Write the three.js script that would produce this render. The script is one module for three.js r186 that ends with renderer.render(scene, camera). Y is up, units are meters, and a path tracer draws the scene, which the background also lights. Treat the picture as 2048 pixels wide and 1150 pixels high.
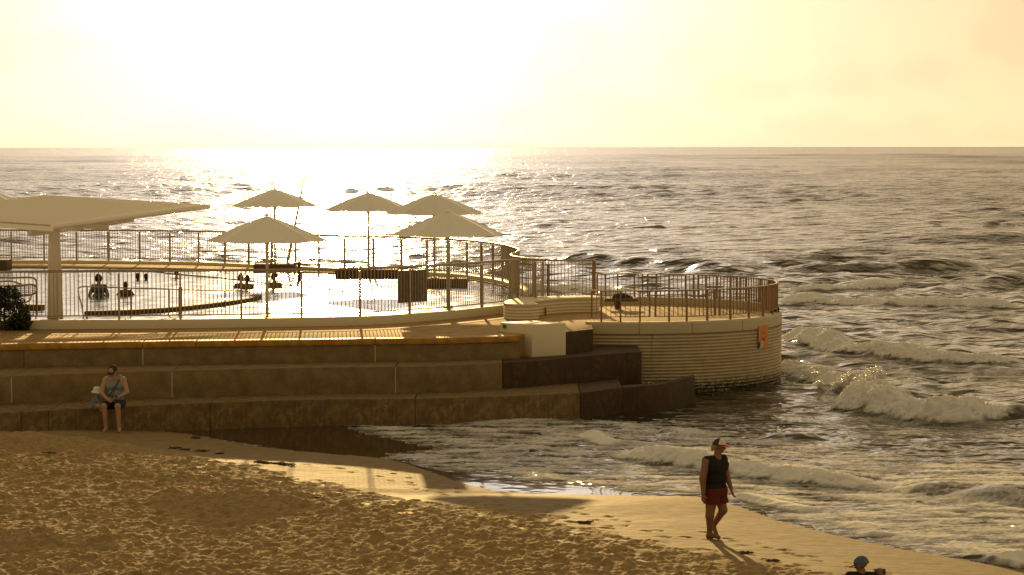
import * as THREE from 'three';
import { mergeGeometries, toCreasedNormals } from 'three/addons/utils/BufferGeometryUtils.js';
import { createNoise2D, createNoise3D } from 'simplex-noise';

// ---------- camera ----------
const F = 4800, CAM_Y = 6.2;                         // focal length in photo pixels (2048 wide), eye height over the sea
const scene = new THREE.Scene();
const camera = new THREE.PerspectiveCamera(2 * Math.atan(575 / F) * 180 / Math.PI, 2048 / 1150, 0.5, 120000);
camera.position.set(0, CAM_Y, 0);
camera.rotation.set(-Math.atan(280.5 / F), 0, -0.0013, 'YXZ');
scene.add(camera);

// ---------- sun, sky, exposure ----------
const SUN_AZ = Math.atan((668 - 1024) / F), SUN_EL = 9.1 * Math.PI / 180;
const sunDir = new THREE.Vector3(Math.sin(SUN_AZ) * Math.cos(SUN_EL), Math.sin(SUN_EL), -Math.cos(SUN_AZ) * Math.cos(SUN_EL));
const sun = new THREE.DirectionalLight(new THREE.Color().setRGB(1, 0.66, 0.25), 3.3);
sun.position.copy(sunDir).multiplyScalar(150).add(new THREE.Vector3(0, 0, -55));
sun.target.position.set(0, 0, -55);
sun.castShadow = true;
sun.shadow.radius = 0.9;
sun.shadow.mapSize.set(4096, 4096);
Object.assign(sun.shadow.camera, { left: -45, right: 45, top: 40, bottom: -40, near: 1, far: 320 });
scene.add(sun, sun.target);

const rng = (s) => () => { s = (s + 0x6d2b79f5) | 0; let t = Math.imul(s ^ (s >>> 15), 1 | s); t = (t + Math.imul(t ^ (t >>> 7), 61 | t)) ^ t; return ((t ^ (t >>> 14)) >>> 0) / 4294967296; };
const R0 = rng(11);
const n2 = createNoise2D(rng(5)), n3 = createNoise3D(rng(6));
const clamp = (x, a = 0, b = 1) => Math.min(b, Math.max(a, x));
const lerp = (a, b, t) => a + (b - a) * t;
const smooth = (a, b, x) => { const t = clamp((x - a) / (b - a)); return t * t * (3 - 2 * t); };
const fbm = (x, y, o = 4) => { let s = 0, a = 0.5; for (let i = 0; i < o; i++) { s += a * n2(x, y); x = x * 2.03 + 7.1; y = y * 2.03 - 3.7; a *= 0.5; } return s; };

{
  const W = 2048, H = 1024, data = new Float32Array(W * H * 4);
  for (let r = 0; r < H; r++) for (let c = 0; c < W; c++) {
    const el = ((r + 0.5) / H - 0.5) * Math.PI, az = ((c + 0.5) / W - 0.5) * 2 * Math.PI;
    const x = Math.cos(az) * Math.cos(el), y = Math.sin(el), z = Math.sin(az) * Math.cos(el);
    const g = Math.acos(clamp(x * sunDir.x + y * sunDir.y + z * sunDir.z, -1, 1)) * 180 / Math.PI;
    const up = clamp(y), hz = Math.pow(1 - up, 3);
    const cn = n3(x * 6, y * 22, z * 6) + 0.5 * n3(x * 15, y * 48, z * 15) + 0.25 * n3(x * 38, y * 110, z * 38), cl = 0.97 + 0.06 * smooth(-0.12, 0.2, cn) + 0.02 * cn;
    const near = 3.9 * Math.exp(-g / 4.3), wide = 0.78 * Math.exp(-g / 46) * (0.3 + 0.7 * Math.exp(-Math.max(0, el) * 180 / Math.PI / 13));
    const i = (r * W + c) * 4;
    data[i] = (0.248 + 0.04 * hz + wide + 0.78 * near) * cl;
    data[i + 1] = (0.186 + 0.025 * hz + 0.70 * wide + 0.74 * near) * cl;
    data[i + 2] = (0.095 + 0.005 * hz + 0.385 * wide + 0.74 * near) * cl;
    if (y < 0) { data[i] = 0.9; data[i + 1] = 0.66; data[i + 2] = 0.4; }
    data[i + 3] = 1;
  }
  const sky = new THREE.DataTexture(data, W, H, THREE.RGBAFormat, THREE.FloatType);
  sky.mapping = THREE.EquirectangularReflectionMapping;
  sky.magFilter = sky.minFilter = THREE.LinearFilter;
  sky.needsUpdate = true;
  scene.background = sky;
  scene.environment = sky;
}
const renderer = new THREE.WebGLRenderer({ antialias: true });
renderer.toneMapping = THREE.LinearToneMapping;
renderer.toneMappingExposure = 1.34;
renderer.shadowMap.enabled = true;

// ---------- helpers: photo pixel -> direction, met with a plane, a depth or the sand ----------
const V = (x, y, z) => new THREE.Vector3(x, y, z);
const dirOf = (px, py) => V((px - 1024) / F, (575 - py) / F, -1).applyEuler(camera.rotation);
const onY = (px, py, y) => { const d = dirOf(px, py), t = (y - CAM_Y) / d.y; return V(d.x * t, y, d.z * t); };
const onD = (px, py, dist) => { const d = dirOf(px, py), t = -dist / d.z; return V(d.x * t, CAM_Y + d.y * t, -dist); };
const line = (pts, y) => pts.map(([a, b]) => onY(a, b, y));
const C = (r, g, b) => new THREE.Color().setRGB(r, g, b);

const taken = {};
const numbered = (n) => { const k = taken[n] = (taken[n] ?? -1) + 1; return k ? n + '_' + String(k).padStart(3, '0') : n; };
const shade = (m) => { m.castShadow = m.receiveShadow = true; return m; };
function tag(o, label, category, group, kind) {
  o.userData.label = label;
  if (category) o.userData.category = category;
  if (group) o.userData.group = group;
  if (kind) o.userData.kind = kind;
  return o;
}
function thing(name, label, category, pos, group) { const o = new THREE.Group(); o.name = numbered(name); if (pos) o.position.copy(pos); scene.add(o); return tag(o, label, category, group); }
function part(name, geo, mat, parent) { const m = shade(new THREE.Mesh(geo, mat)); m.name = name; (parent ?? scene).add(m); return m; }
function solo(name, geo, mat, label, category, group) { const m = part(numbered(name), geo, mat); return tag(m, label, category, group); }
function structure(name, geo, mat, label) { const m = part(numbered(name), geo, mat); m.userData.kind = 'structure'; if (label) m.userData.label = label; return m; }
function copyOf(o, label) { const c = o.clone(); c.name = numbered(o.name.replace(/_\d{3}$/, '')); c.userData = { ...o.userData }; if (label) c.userData.label = label; scene.add(c); return c; }

const tex = (W, H, fn, srgb) => {
  const d = new Uint8Array(W * H * 4);
  for (let y = 0; y < H; y++) for (let x = 0; x < W; x++) { const v = fn(x / W, y / H), i = (y * W + x) * 4; d[i] = v[0] * 255; d[i + 1] = v[1] * 255; d[i + 2] = v[2] * 255; d[i + 3] = 255; }
  const t = new THREE.DataTexture(d, W, H);
  t.wrapS = t.wrapT = THREE.RepeatWrapping; t.magFilter = t.minFilter = THREE.LinearFilter;
  if (srgb) t.colorSpace = THREE.SRGBColorSpace;
  t.needsUpdate = true;
  return t;
};
// noise that repeats over one tile, made on a torus-like blend of four shifted copies
const tileNoise = (u, v, s, o = 4) => { const a = fbm(u * s, v * s, o), b = fbm((u - 1) * s, v * s, o), c = fbm(u * s, (v - 1) * s, o), d = fbm((u - 1) * s, (v - 1) * s, o); const e = smooth(0.7, 1, u), f = smooth(0.7, 1, v); return lerp(lerp(a, b, e), lerp(c, d, e), f); };
const rep = (t, m) => { const c = t.clone(); c.repeat.set(1 / m, 1 / m); c.needsUpdate = true; return c; };
const mottle = tex(512, 512, (u, v) => { const a = 0.86 + 0.16 * tileNoise(u, v, 5) + 0.10 * tileNoise(u + 3, v, 40, 3); return [clamp(a), clamp(a * 0.99), clamp(a * 0.97)]; }, true);
const streak = tex(512, 512, (u, v) => { const a = 0.80 + 0.12 * tileNoise(u * 1, v * 0.12, 16) + 0.12 * tileNoise(u, v, 4) + 0.16 * smooth(0.05, 0.2, tileNoise(u + 7, v, 9)) * smooth(-0.2, 0.3, tileNoise(u, v + 4, 3)) + 0.08 * tileNoise(u + 5, v, 34, 3); return [clamp(a), clamp(a * 0.97), clamp(a * 0.92)]; }, true);
const grain = tex(512, 512, (u, v) => { const a = 0.5 + 0.35 * tileNoise(u, v, 60, 3) + 0.25 * tileNoise(u, v, 9, 3); return [clamp(a), clamp(a), clamp(a)]; });

const mat = (r, g, b, rough = 0.8, extra = {}) => new THREE.MeshStandardMaterial({ color: C(r, g, b), roughness: rough, ...extra });
const M = {
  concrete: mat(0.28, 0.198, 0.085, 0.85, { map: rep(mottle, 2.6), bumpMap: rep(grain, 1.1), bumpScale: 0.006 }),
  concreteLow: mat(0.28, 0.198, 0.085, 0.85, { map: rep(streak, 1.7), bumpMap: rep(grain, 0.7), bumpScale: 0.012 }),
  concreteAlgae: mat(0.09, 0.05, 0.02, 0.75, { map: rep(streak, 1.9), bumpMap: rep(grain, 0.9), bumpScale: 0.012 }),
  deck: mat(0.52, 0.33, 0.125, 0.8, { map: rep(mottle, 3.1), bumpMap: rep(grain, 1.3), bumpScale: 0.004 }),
  yellow: mat(0.52, 0.265, 0.025, 0.6, { map: rep(mottle, 1.7) }),
  white: mat(0.72, 0.64, 0.45, 0.55),
  whiteWall: mat(0.55, 0.465, 0.31, 0.6),
  roof: mat(0.81, 0.75, 0.63, 0.55),
  steel: mat(0.40, 0.33, 0.235, 0.4, { metalness: 0.3 }),
  bronze: mat(0.26, 0.17, 0.085, 0.45, { metalness: 0.35 }),
  timber: mat(0.22, 0.12, 0.055, 0.7, { map: rep(streak, 0.7) }),
  darkBlock: mat(0.19, 0.115, 0.065, 0.7, { map: rep(mottle, 0.9) }),
};
// prism over a closed outline of {x, z}, with a small round-over on its upper edge
function prism(pts, y0, y1, bevel = 0.015) {
  const s = new THREE.Shape(pts.map((p) => new THREE.Vector2(p.x, -p.z)));
  const g = new THREE.ExtrudeGeometry(s, { depth: y1 - y0 - 2 * bevel, bevelEnabled: bevel > 0, bevelSize: bevel, bevelThickness: bevel, bevelOffset: -bevel, bevelSegments: 2 });
  g.rotateX(-Math.PI / 2); g.translate(0, y0 + bevel, 0);
  return toCreasedNormals(g, 0.6);
}
const curveThrough = (pts) => new THREE.CatmullRomCurve3(pts, false, 'centripetal');
const spaced = (pts, step) => { const c = curveThrough(pts), n = Math.max(2, Math.round(c.getLength() / step)); return c.getSpacedPoints(n); };
const box = (w, h, d, x = 0, y = 0, z = 0) => new THREE.BoxGeometry(w, h, d).translate(x, y, z);
const tube = (pts, r, seg = 24, rad = 8) => new THREE.TubeGeometry(curveThrough(pts), seg, r, rad);
function rod(a, b, r0, r1 = r0, seg = 8) { const d = b.clone().sub(a), g = new THREE.CylinderGeometry(r1, r0, d.length(), seg); g.applyQuaternion(new THREE.Quaternion().setFromUnitVectors(V(0, 1, 0), d.clone().normalize())); const m = a.clone().add(b).multiplyScalar(0.5); return g.translate(m.x, m.y, m.z); }

// ---------- the shore: traced shoreline, height of the sand, signed distance from the waterline ----------
const shore = line([[-700, 848], [150, 853], [270, 856], [340, 863], [420, 875], [480, 888], [600, 903], [700, 911], [755, 915], [800, 924], [850, 940], [900, 958], [950, 974], [1000, 984], [1080, 988], [1250, 990], [1400, 993], [1470, 1010], [1550, 1040], [1650, 1066], [1750, 1088], [1850, 1107], [2048, 1140], [2300, 1180], [3000, 1290]], 0);
const segDist = (x, z, pts) => {
  let best = 1e9, side = 1;
  for (let i = 0; i < pts.length - 1; i++) {
    const a = pts[i], b = pts[i + 1], dx = b.x - a.x, dz = b.z - a.z, t = clamp(((x - a.x) * dx + (z - a.z) * dz) / (dx * dx + dz * dz)), ex = x - a.x - t * dx, ez = z - a.z - t * dz, q = ex * ex + ez * ez;
    if (q < best) { best = q; side = dx * ez - dz * ex > 0 ? 1 : -1; }
  }
  return Math.sqrt(best) * side;                     // positive towards the camera's side of a line drawn from left to right
};
const fieldOf = (pts, x0, x1, z0, z1, step) => {
  const nx = Math.ceil((x1 - x0) / step) + 1, nz = Math.ceil((z1 - z0) / step) + 1, a = new Float32Array(nx * nz);
  for (let j = 0; j < nz; j++) for (let i = 0; i < nx; i++) a[j * nx + i] = segDist(x0 + i * step, z0 + j * step, pts);
  return (x, z) => { const u = clamp((x - x0) / step, 0, nx - 1.001), v = clamp((z - z0) / step, 0, nz - 1.001), i = u | 0, j = v | 0, s = u - i, t = v - j, k = j * nx + i; return lerp(lerp(a[k], a[k + 1], s), lerp(a[k + nx], a[k + nx + 1], s), t); };
};
const inland = fieldOf(shore, -30, 30, -80, -18, 0.4);
const sandBase = (x, z) => { const s = inland(x, z); return s > 0 ? 0.5 * (1 - Math.exp(-s * 0.1 / 0.5)) + 0.012 * n2(x * 0.35, z * 0.5) * smooth(0, 3, s) : Math.max(-1.4, s * 0.06); };
const onSand = (px, py) => { let p = onY(px, py, 0.2); for (let i = 0; i < 6; i++) p = onY(px, py, sandBase(p.x, p.z)); return p; };

// ---------- waves ----------
const WAVES = [];
{
  const r = rng(21);
  for (let i = 0; i < 56; i++) {
    const L = 0.85 * Math.pow(26 / 0.85, i / 55) * (0.9 + 0.2 * r()), spread = lerp(1.7, 0.75, i / 55), a = (r() + r() + r() - 1.5) * spread * 1.2 - 0.12;
    const k = 2 * Math.PI / L;
    WAVES.push({ kx: Math.sin(a) * k, kz: Math.cos(a) * k, ph: r() * 6.283, A: 0.0122 * Math.pow(L, 0.34) * (1 + 0.3 * Math.exp(-((Math.log(L / 3.4) / 0.6) ** 2))) * lerp(1, 0.5, smooth(5, 14, L)), L });
  }
}
// breaking waves: crest traced in the photograph, height in metres, foam share, width of the front
const BREAKERS = [
  { px: [[1150, 526], [1230, 524], [1340, 529], [1420, 535]], h: 0.34, foam: 0, w: 1.3 },
  { px: [[1330, 547], [1430, 547], [1520, 546], [1620, 546], [1760, 547], [1900, 545], [2000, 541]], h: 0.62, foam: 0, w: 1.4 },
  { px: [[1780, 474], [1850, 478], [1960, 477], [2040, 474]], h: 0.5, foam: 0, w: 2.4 },
  { px: [[1010, 590], [1080, 583], [1160, 585], [1260, 590]], h: 0.34, foam: 0.75, w: 0.5 },
  { px: [[1540, 578], [1640, 578], [1720, 574], [1815, 571]], h: 0.25, foam: 0.9, w: 0.4 },
  { px: [[1550, 608], [1620, 602], [1690, 606], [1760, 610], [1850, 614], [1950, 617], [2080, 620]], h: 0.32, foam: 1, w: 0.45 },
  { px: [[1560, 672], [1640, 692], [1700, 706], [1790, 716], [1900, 728], [2000, 732], [2100, 734]], h: 0.42, foam: 1, w: 0.42 },
  { px: [[1570, 742], [1610, 752], [1660, 764]], h: 0.3, foam: 1, w: 0.35 },
  { px: [[1655, 770], [1690, 776], [1740, 778], [1772, 776]], h: 0.34, foam: 1, w: 0.35 },
  { px: [[1688, 806], [1740, 818], [1800, 828], [1850, 836], [1900, 842], [1950, 839], [1990, 832]], h: 0.56, foam: 1, w: 0.42 },
  { px: [[1960, 836], [2020, 832], [2090, 830], [2200, 830]], h: 0.5, foam: 0.12, w: 0.5 },
  { px: [[1175, 872], [1210, 886], [1245, 893]], h: 0.12, foam: 0.8, w: 0.2 },
  { px: [[1228, 908], [1290, 918], [1350, 925], [1420, 934], [1490, 946], [1560, 956], [1640, 965], [1720, 972], [1790, 974]], h: 0.25, foam: 1, w: 0.3 },
  { px: [[1780, 974], [1860, 978], [1940, 986], [2050, 998], [2200, 1010]], h: 0.2, foam: 0.1, w: 0.5 },
  { px: [[1530, 872], [1580, 878], [1645, 876]], h: 0.14, foam: 0, w: 0.35 },
  { px: [[1320, 866], [1360, 870], [1410, 868]], h: 0.11, foam: 0, w: 0.3 },
  { px: [[1455, 992], [1510, 1002], [1560, 1012], [1640, 1026]], h: 0.08, foam: 0.7, w: 0.16 },
  { px: [[1000, 897], [1060, 903], [1110, 902]], h: 0.08, foam: 0.1, w: 0.3 },
  { px: [[1700, 1048], [1730, 1060], [1750, 1075]], h: 0.07, foam: 0.5, w: 0.14 },
  { px: [[2005, 1133], [2030, 1130], [2070, 1124], [2120, 1120]], h: 0.16, foam: 1, w: 0.2 },
  { px: [[880, 842], [960, 846], [1040, 842], [1120, 838]], h: 0.07, foam: 0.5, w: 0.25 },
];
for (const b of BREAKERS) {
  if (b.foam > 0.3) b.h *= 0.88;
  b.pts = spaced(line(b.px, 0), 0.5); b.s = [0]; for (let i = 1; i < b.pts.length; i++) b.s.push(b.s[i - 1] + b.pts[i].distanceTo(b.pts[i - 1]));
  b.len = b.s.at(-1); const xs = b.pts.map((p) => p.x), zs = b.pts.map((p) => p.z), m = 3 + 6 * b.h; b.box = [Math.min(...xs) - m, Math.max(...xs) + m, Math.min(...zs) - m * 1.6, Math.max(...zs) + m];
}
const alongBreaker = (b, x, z) => {
  let best = 1e9, n = 0, s = 0;
  for (let i = 0; i < b.pts.length - 1; i++) {
    const p = b.pts[i], q = b.pts[i + 1], dx = q.x - p.x, dz = q.z - p.z, L2 = dx * dx + dz * dz, t = clamp(((x - p.x) * dx + (z - p.z) * dz) / L2), ex = x - p.x - t * dx, ez = z - p.z - t * dz, d = ex * ex + ez * ez;
    if (d < best) { best = d; n = Math.sqrt(d) * (dx * ez - dz * ex > 0 ? 1 : -1); s = b.s[i] + t * Math.sqrt(L2); }
  }
  return [n, s];
};
const breakerH = (b, n, s) => {
  const end = smooth(0, 0.16 * b.len, s) * smooth(0, 0.16 * b.len, b.len - s), top = b.h * end * (b.foam ? 0.82 + 0.36 * n2(s * 0.55, b.h * 90) : 0.92 + 0.16 * n2(s * 0.1, b.h * 90) + 0.05 * n2(s * 0.5, 4));
  const bend = b.foam ? 0.35 * b.w * n2(s * 0.8 + 9, b.h * 40) : 0.5 * b.w * n2(s * 0.12, b.h * 40);
  n -= bend; return n > 0 ? top * Math.exp(-((n / b.w) ** 2)) : top * Math.exp(-((n / (b.w * 2.1 + b.h * 2.2)) ** 2));
};
const SWELL = []; { const r = rng(23); for (let i = 0; i < 9; i++) { const L = 45 * Math.pow(4, i / 8), a = (r() - 0.5) * 0.7, k = 2 * Math.PI / L; SWELL.push({ kx: Math.sin(a) * k, kz: Math.cos(a) * k, ph: r() * 6.283, A: 0.0024 * L, L }); } }
function seaH(x, z, minL = 0) {
  const d = -z, off = d < 80 && Math.abs(x) < 30 ? -inland(x, z) : 40;
  const calm = lerp(0.02, 1, smooth(1.5, 26, off)) * lerp(0.55, 1, smooth(50, 110, d));
  let h = 0, hs = 0;
  for (const w of WAVES) { if (w.L < minL) continue; const s = Math.sin(w.kx * x + w.kz * z + w.ph); h += w.A * (w.L < 12 ? s + 0.25 * s * Math.abs(s) : s); }
  const gust = 0.8 + 0.45 * n2(x * 0.021, z * 0.011);
  h *= calm * gust;
  if (d > 110) { const f = smooth(110, 300, d); for (const w of SWELL) if (w.L > minL) h += f * w.A * Math.sin(w.kx * x + w.kz * z + w.ph) * (1 + 0.6 * n2(x * 0.012, z * 0.006)); }
  if (d < 190) for (const b of BREAKERS) if (x > b.box[0] && x < b.box[1] && z > b.box[2] && z < b.box[3]) { const [n, s] = alongBreaker(b, x, z); if (Math.abs(n) < 5) hs += breakerH(b, n, s); }
  if (off < 14 && off > 0.2 && minL < 1) h += (z > -57 && stillWater.some((q) => inside(x, z, q)) ? 0.0012 : 0.012 * smooth(0.2, 5, off)) * (n2(x * 1.6, z * 2.6) + 0.6 * n2(x * 4.1, z * 6));
  return h + hs;
}

// surface ripples as a normal map: many crossing waves that repeat over one tile
function ripples(N, tile, count, Lmin, Lmax, slope, spread, seed, gust = 0) {
  const r = rng(seed), ws = [];
  for (let i = 0; i < count; i++) {
    const L = Lmin * Math.pow(Lmax / Lmin, r()), a = (r() + r() + r() - 1.5) * spread, k = tile / L;
    const ix = Math.round(k * Math.sin(a)), iy = Math.round(k * Math.cos(a)) || 1;
    ws.push([ix, iy, r() * 6.283, 0.7 + 0.6 * r()]);
  }
  const gx = new Float32Array(N * N), gy = new Float32Array(N * N); let sum = 0;
  const cx = new Float32Array(N), sx = new Float32Array(N);
  for (const [ix, iy, ph, a] of ws) {
    const q = Math.hypot(ix, iy), ax = a * ix / q, ay = a * iy / q;
    for (let x = 0; x < N; x++) { const th = 6.2831853 * ix * x / N + ph; cx[x] = Math.cos(th); sx[x] = Math.sin(th); }
    for (let y = 0; y < N; y++) { const th = 6.2831853 * iy * y / N, c = Math.cos(th), s = Math.sin(th), o = y * N; for (let x = 0; x < N; x++) { const v = cx[x] * c - sx[x] * s; gx[o + x] += ax * v; gy[o + x] += ay * v; } }
  }
  if (gust) for (let y = 0, k = 1; y < N; y++) for (let x = 0; x < N; x++) { if (!(x & 7)) k = 1 + gust * tileNoise(x / N, (y & ~7) / N, 7, 2); gx[y * N + x] *= k; gy[y * N + x] *= k; }
  for (let i = 0; i < N * N; i++) sum += gx[i] ** 2 + gy[i] ** 2;
  const f = slope / Math.sqrt(sum / N / N), d = new Uint8Array(N * N * 4);
  for (let i = 0; i < N * N; i++) { let x = -gx[i] * f, y = -gy[i] * f; const l = 1 / Math.hypot(x, y, 1); d[i * 4] = (x * l * 0.5 + 0.5) * 255; d[i * 4 + 1] = (y * l * 0.5 + 0.5) * 255; d[i * 4 + 2] = (l * 0.5 + 0.5) * 255; d[i * 4 + 3] = 255; }
  const t = new THREE.DataTexture(d, N, N); t.wrapS = t.wrapT = THREE.RepeatWrapping; t.magFilter = t.minFilter = THREE.LinearFilter; t.needsUpdate = true;
  return t;
}
const seaRipple = rep(ripples(1024, 37, 90, 0.2, 3.4, 0.24, 1.6, 31, 0.8), 37);
const poolRipple = rep(ripples(512, 9, 40, 0.25, 2.4, 0.08, 2.2, 33), 9);
M.sea = new THREE.MeshPhysicalMaterial({ color: C(0.04, 0.034, 0.017), roughness: 0.09, ior: 1.33, specularIntensity: 1, normalMap: seaRipple });
M.still = new THREE.MeshPhysicalMaterial({ color: C(0.05, 0.034, 0.014), roughness: 0.06, ior: 1.33 });
M.openSea = new THREE.MeshPhysicalMaterial({ color: C(0.045, 0.033, 0.011), roughness: 0.15, ior: 1.33, specularIntensity: 0.75, normalMap: seaRipple });
M.pool = new THREE.MeshPhysicalMaterial({ color: C(0.03, 0.05, 0.045), roughness: 0.16, ior: 1.33, normalMap: poolRipple });

// grid of the sea, finer near the shore; cells hidden deep under the terrace and the pool are left out
const landOutline = line([[-900, 760], [-300, 740], [300, 725], [900, 712], [1060, 700], [1150, 672], [1170, 600], [1080, 560], [1000, 548], [900, 545], [700, 540], [300, 536], [-900, 536]], 0.6);
const stillWater = [line([[100, 852], [270, 857], [420, 877], [600, 905], [755, 917], [872, 899], [800, 883], [720, 866], [668, 848], [560, 836], [200, 836]], 0), line([[790, 920], [850, 937], [960, 954], [1100, 967], [1200, 977], [1265, 987], [1255, 996], [1000, 992], [900, 968], [830, 945]], 0)];
const inside = (x, z, poly) => { let c = false; for (let i = 0, j = poly.length - 1; i < poly.length; j = i++) { const a = poly[i], b = poly[j]; if ((a.z > z) !== (b.z > z) && x < (b.x - a.x) * (z - a.z) / (b.z - a.z) + a.x) c = !c; } return c; };
{
  const us = [], all = [];
  for (let q = 1110; q > 162; q -= 1.35) all.push(F * CAM_Y / q);
  for (let d = F * CAM_Y / 162; d < 1700; d += lerp(1.35, 6, smooth(150, 1700, d))) all.push(d);
  for (let q = F * CAM_Y / 1700; q > 0.55; q -= 0.5) all.push(F * CAM_Y / q);
  all.push(60000, 110000);
  for (let u = -1850; u < -1100; u += 25) us.push(u / F);
  for (let u = -1100; u < 1150; u += 4) us.push(u / F);
  for (let u = 1150; u < 1900; u += 25) us.push(u / F);
  const cut = all.findIndex((d) => d > 119);
  for (const [ds, name, m, label] of [[all.slice(0, cut + 1), 'inshore_sea', M.sea, 'broken inshore water between the surf and the beach'], [all.slice(cut), 'open_sea', M.openSea, 'choppy open sea glittering under the low sun']]) {
  const nx = us.length, nz = ds.length, P = new Float32Array(nx * nz * 3), UV = new Float32Array(nx * nz * 2), idx = [], still = [];
  for (let j = 0; j < nz; j++) {
    const d = ds[j], step = j ? Math.abs(ds[j] - ds[j - 1]) : 0.1, minL = Math.max(2.4 * step, 6 * d / F);
    for (let i = 0; i < nx; i++) { const x = us[i] * d, k = j * nx + i; P[k * 3] = x; P[k * 3 + 1] = d > 2500 ? 0 : seaH(x, -d, minL); P[k * 3 + 2] = -d; UV[k * 2] = x; UV[k * 2 + 1] = d; }
  }
  for (let j = 0; j < nz - 1; j++) for (let i = 0; i < nx - 1; i++) {
    const k = j * nx + i, x = P[k * 3], z = P[k * 3 + 2];
    if (z > -92 && (inside(x, z, landOutline) || inland(x, z) > 3.5)) continue;
    (z > -57 && stillWater.some((q) => inside(x, z, q)) ? still : idx).push(k, k + 1, k + nx, k + 1, k + nx + 1, k + nx);
  }
  const g = new THREE.BufferGeometry();
  g.setAttribute('position', new THREE.BufferAttribute(P, 3)); g.setAttribute('uv', new THREE.BufferAttribute(UV, 2)); g.setIndex(idx); g.computeVertexNormals();
  structure(name, g, m, label);
  if (still.length) { const map = new Map(), p = [], uv = [], n = [], N = g.attributes.normal.array, I = still.map((k) => { if (!map.has(k)) { map.set(k, p.length / 3); p.push(P[k * 3], P[k * 3 + 1], P[k * 3 + 2]); uv.push(UV[k * 2], UV[k * 2 + 1]); } return map.get(k); }); const q = new THREE.BufferGeometry(); q.setAttribute('position', new THREE.Float32BufferAttribute(p, 3)); q.setAttribute('uv', new THREE.Float32BufferAttribute(uv, 2)); q.setIndex(I); q.computeVertexNormals(); structure('still_shallows', q, M.still, 'still brown shallows left on the sand below the sea wall'); }
  }
}

// ---------- sand: smooth damp sheet, and the trampled dry sand heaped over it ----------
const dryEdge = line([[-700, 858], [60, 862], [160, 870], [300, 888], [400, 906], [520, 930], [640, 955], [700, 970], [790, 987], [900, 1005], [1000, 1018], [1100, 1030], [1200, 1055], [1300, 1080], [1450, 1105], [1560, 1124], [1650, 1140], [1750, 1158], [2000, 1200], [2600, 1290]], 0.2);
const dryness = fieldOf(dryEdge, -30, 30, -80, -18, 0.4);
const gridSheet = (x0, x1, z0, z1, step, fn, keep) => {
  const nx = Math.ceil((x1 - x0) / step) + 1, nz = Math.ceil((z1 - z0) / step) + 1, P = new Float32Array(nx * nz * 3), UV = new Float32Array(nx * nz * 2), ok = new Uint8Array(nx * nz), idx = [];
  for (let j = 0; j < nz; j++) for (let i = 0; i < nx; i++) { const x = x0 + i * step, z = z0 + j * step, k = j * nx + i; P[k * 3] = x; P[k * 3 + 2] = z; UV[k * 2] = x; UV[k * 2 + 1] = -z; ok[k] = keep(x, z) ? 1 : 0; if (ok[k]) P[k * 3 + 1] = fn(x, z); }
  for (let j = 0; j < nz - 1; j++) for (let i = 0; i < nx - 1; i++) { const k = j * nx + i; if (ok[k] && ok[k + 1] && ok[k + nx] && ok[k + nx + 1]) idx.push(k, k + nx, k + 1, k + 1, k + nx, k + nx + 1); }
  const map = new Int32Array(nx * nz).fill(-1), p = [], uv = []; let n = 0;
  for (let q = 0; q < idx.length; q++) { const k = idx[q]; if (map[k] < 0) { map[k] = n++; p.push(P[k * 3], P[k * 3 + 1], P[k * 3 + 2]); uv.push(UV[k * 2], UV[k * 2 + 1]); } idx[q] = map[k]; }
  const g = new THREE.BufferGeometry(); g.setAttribute('position', new THREE.Float32BufferAttribute(p, 3)); g.setAttribute('uv', new THREE.Float32BufferAttribute(uv, 2)); g.setIndex(idx); g.computeVertexNormals();
  return g;
};
// trampled sand: overlapping bowls that leave sharp little ridges between them
const cell = (x, z) => { const s = Math.sin(x * 127.1 + z * 311.7) * 43758.5453; return s - Math.floor(s); };
const bowls = (x, z, size) => {
  const u = x / size, v = z / size, iu = Math.floor(u), iv = Math.floor(v); let f = 9;
  for (let a = -1; a < 2; a++) for (let b = -1; b < 2; b++) { const cu = iu + a, cv = iv + b, px = cu + cell(cu, cv), pz = cv + cell(cu + 57, cv + 13), q = (u - px) ** 2 + (v - pz) ** 2 - 0.12 * cell(cu + 5, cv + 91); if (q < f) f = q; }
  return Math.min(1, f);
};
const rough = (x, z) => {
  const wx = x + 0.09 * n2(x * 3, z * 3), wz = z + 0.09 * n2(x * 3 + 40, z * 3);
  return 0.095 * bowls(wx, wz * 0.66, 0.165) + 0.014 * bowls(wx + 31, wz * 0.8, 0.09) + 0.024 * fbm(x * 1.3, z * 1.3, 3) + 0.008 * n2(x * 9, z * 9);
};
const footprints = [];
{
  const r = rng(77);
  const trail = (pts, n, jit) => { const c = curveThrough(pts.map(([a, b]) => onSand(a, b))); for (let i = 0; i < n; i++) { const p = c.getPointAt((i + 0.5) / n), t = c.getTangentAt((i + 0.5) / n), s = i % 2 ? 1 : -1; footprints.push([p.x - t.z * 0.1 * s + (r() - 0.5) * jit, p.z + t.x * 0.1 * s + (r() - 0.5) * jit, Math.atan2(t.z, t.x)]); } };
  trail([[740, 920], [800, 950], [870, 985], [960, 1010], [1060, 1000], [1200, 1035], [1330, 1066], [1420, 1078]], 22, 0.06);
  trail([[560, 920], [690, 940], [800, 965], [930, 1000], [1010, 1015], [1180, 1040], [1350, 1075], [1500, 1090], [1640, 1118]], 24, 0.15);
  trail([[1380, 1062], [1480, 1082], [1560, 1100], [1700, 1130], [1800, 1150]], 14, 0.18);
  trail([[900, 975], [1050, 1008], [1150, 1018], [1280, 1050]], 10, 0.3);
}
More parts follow.
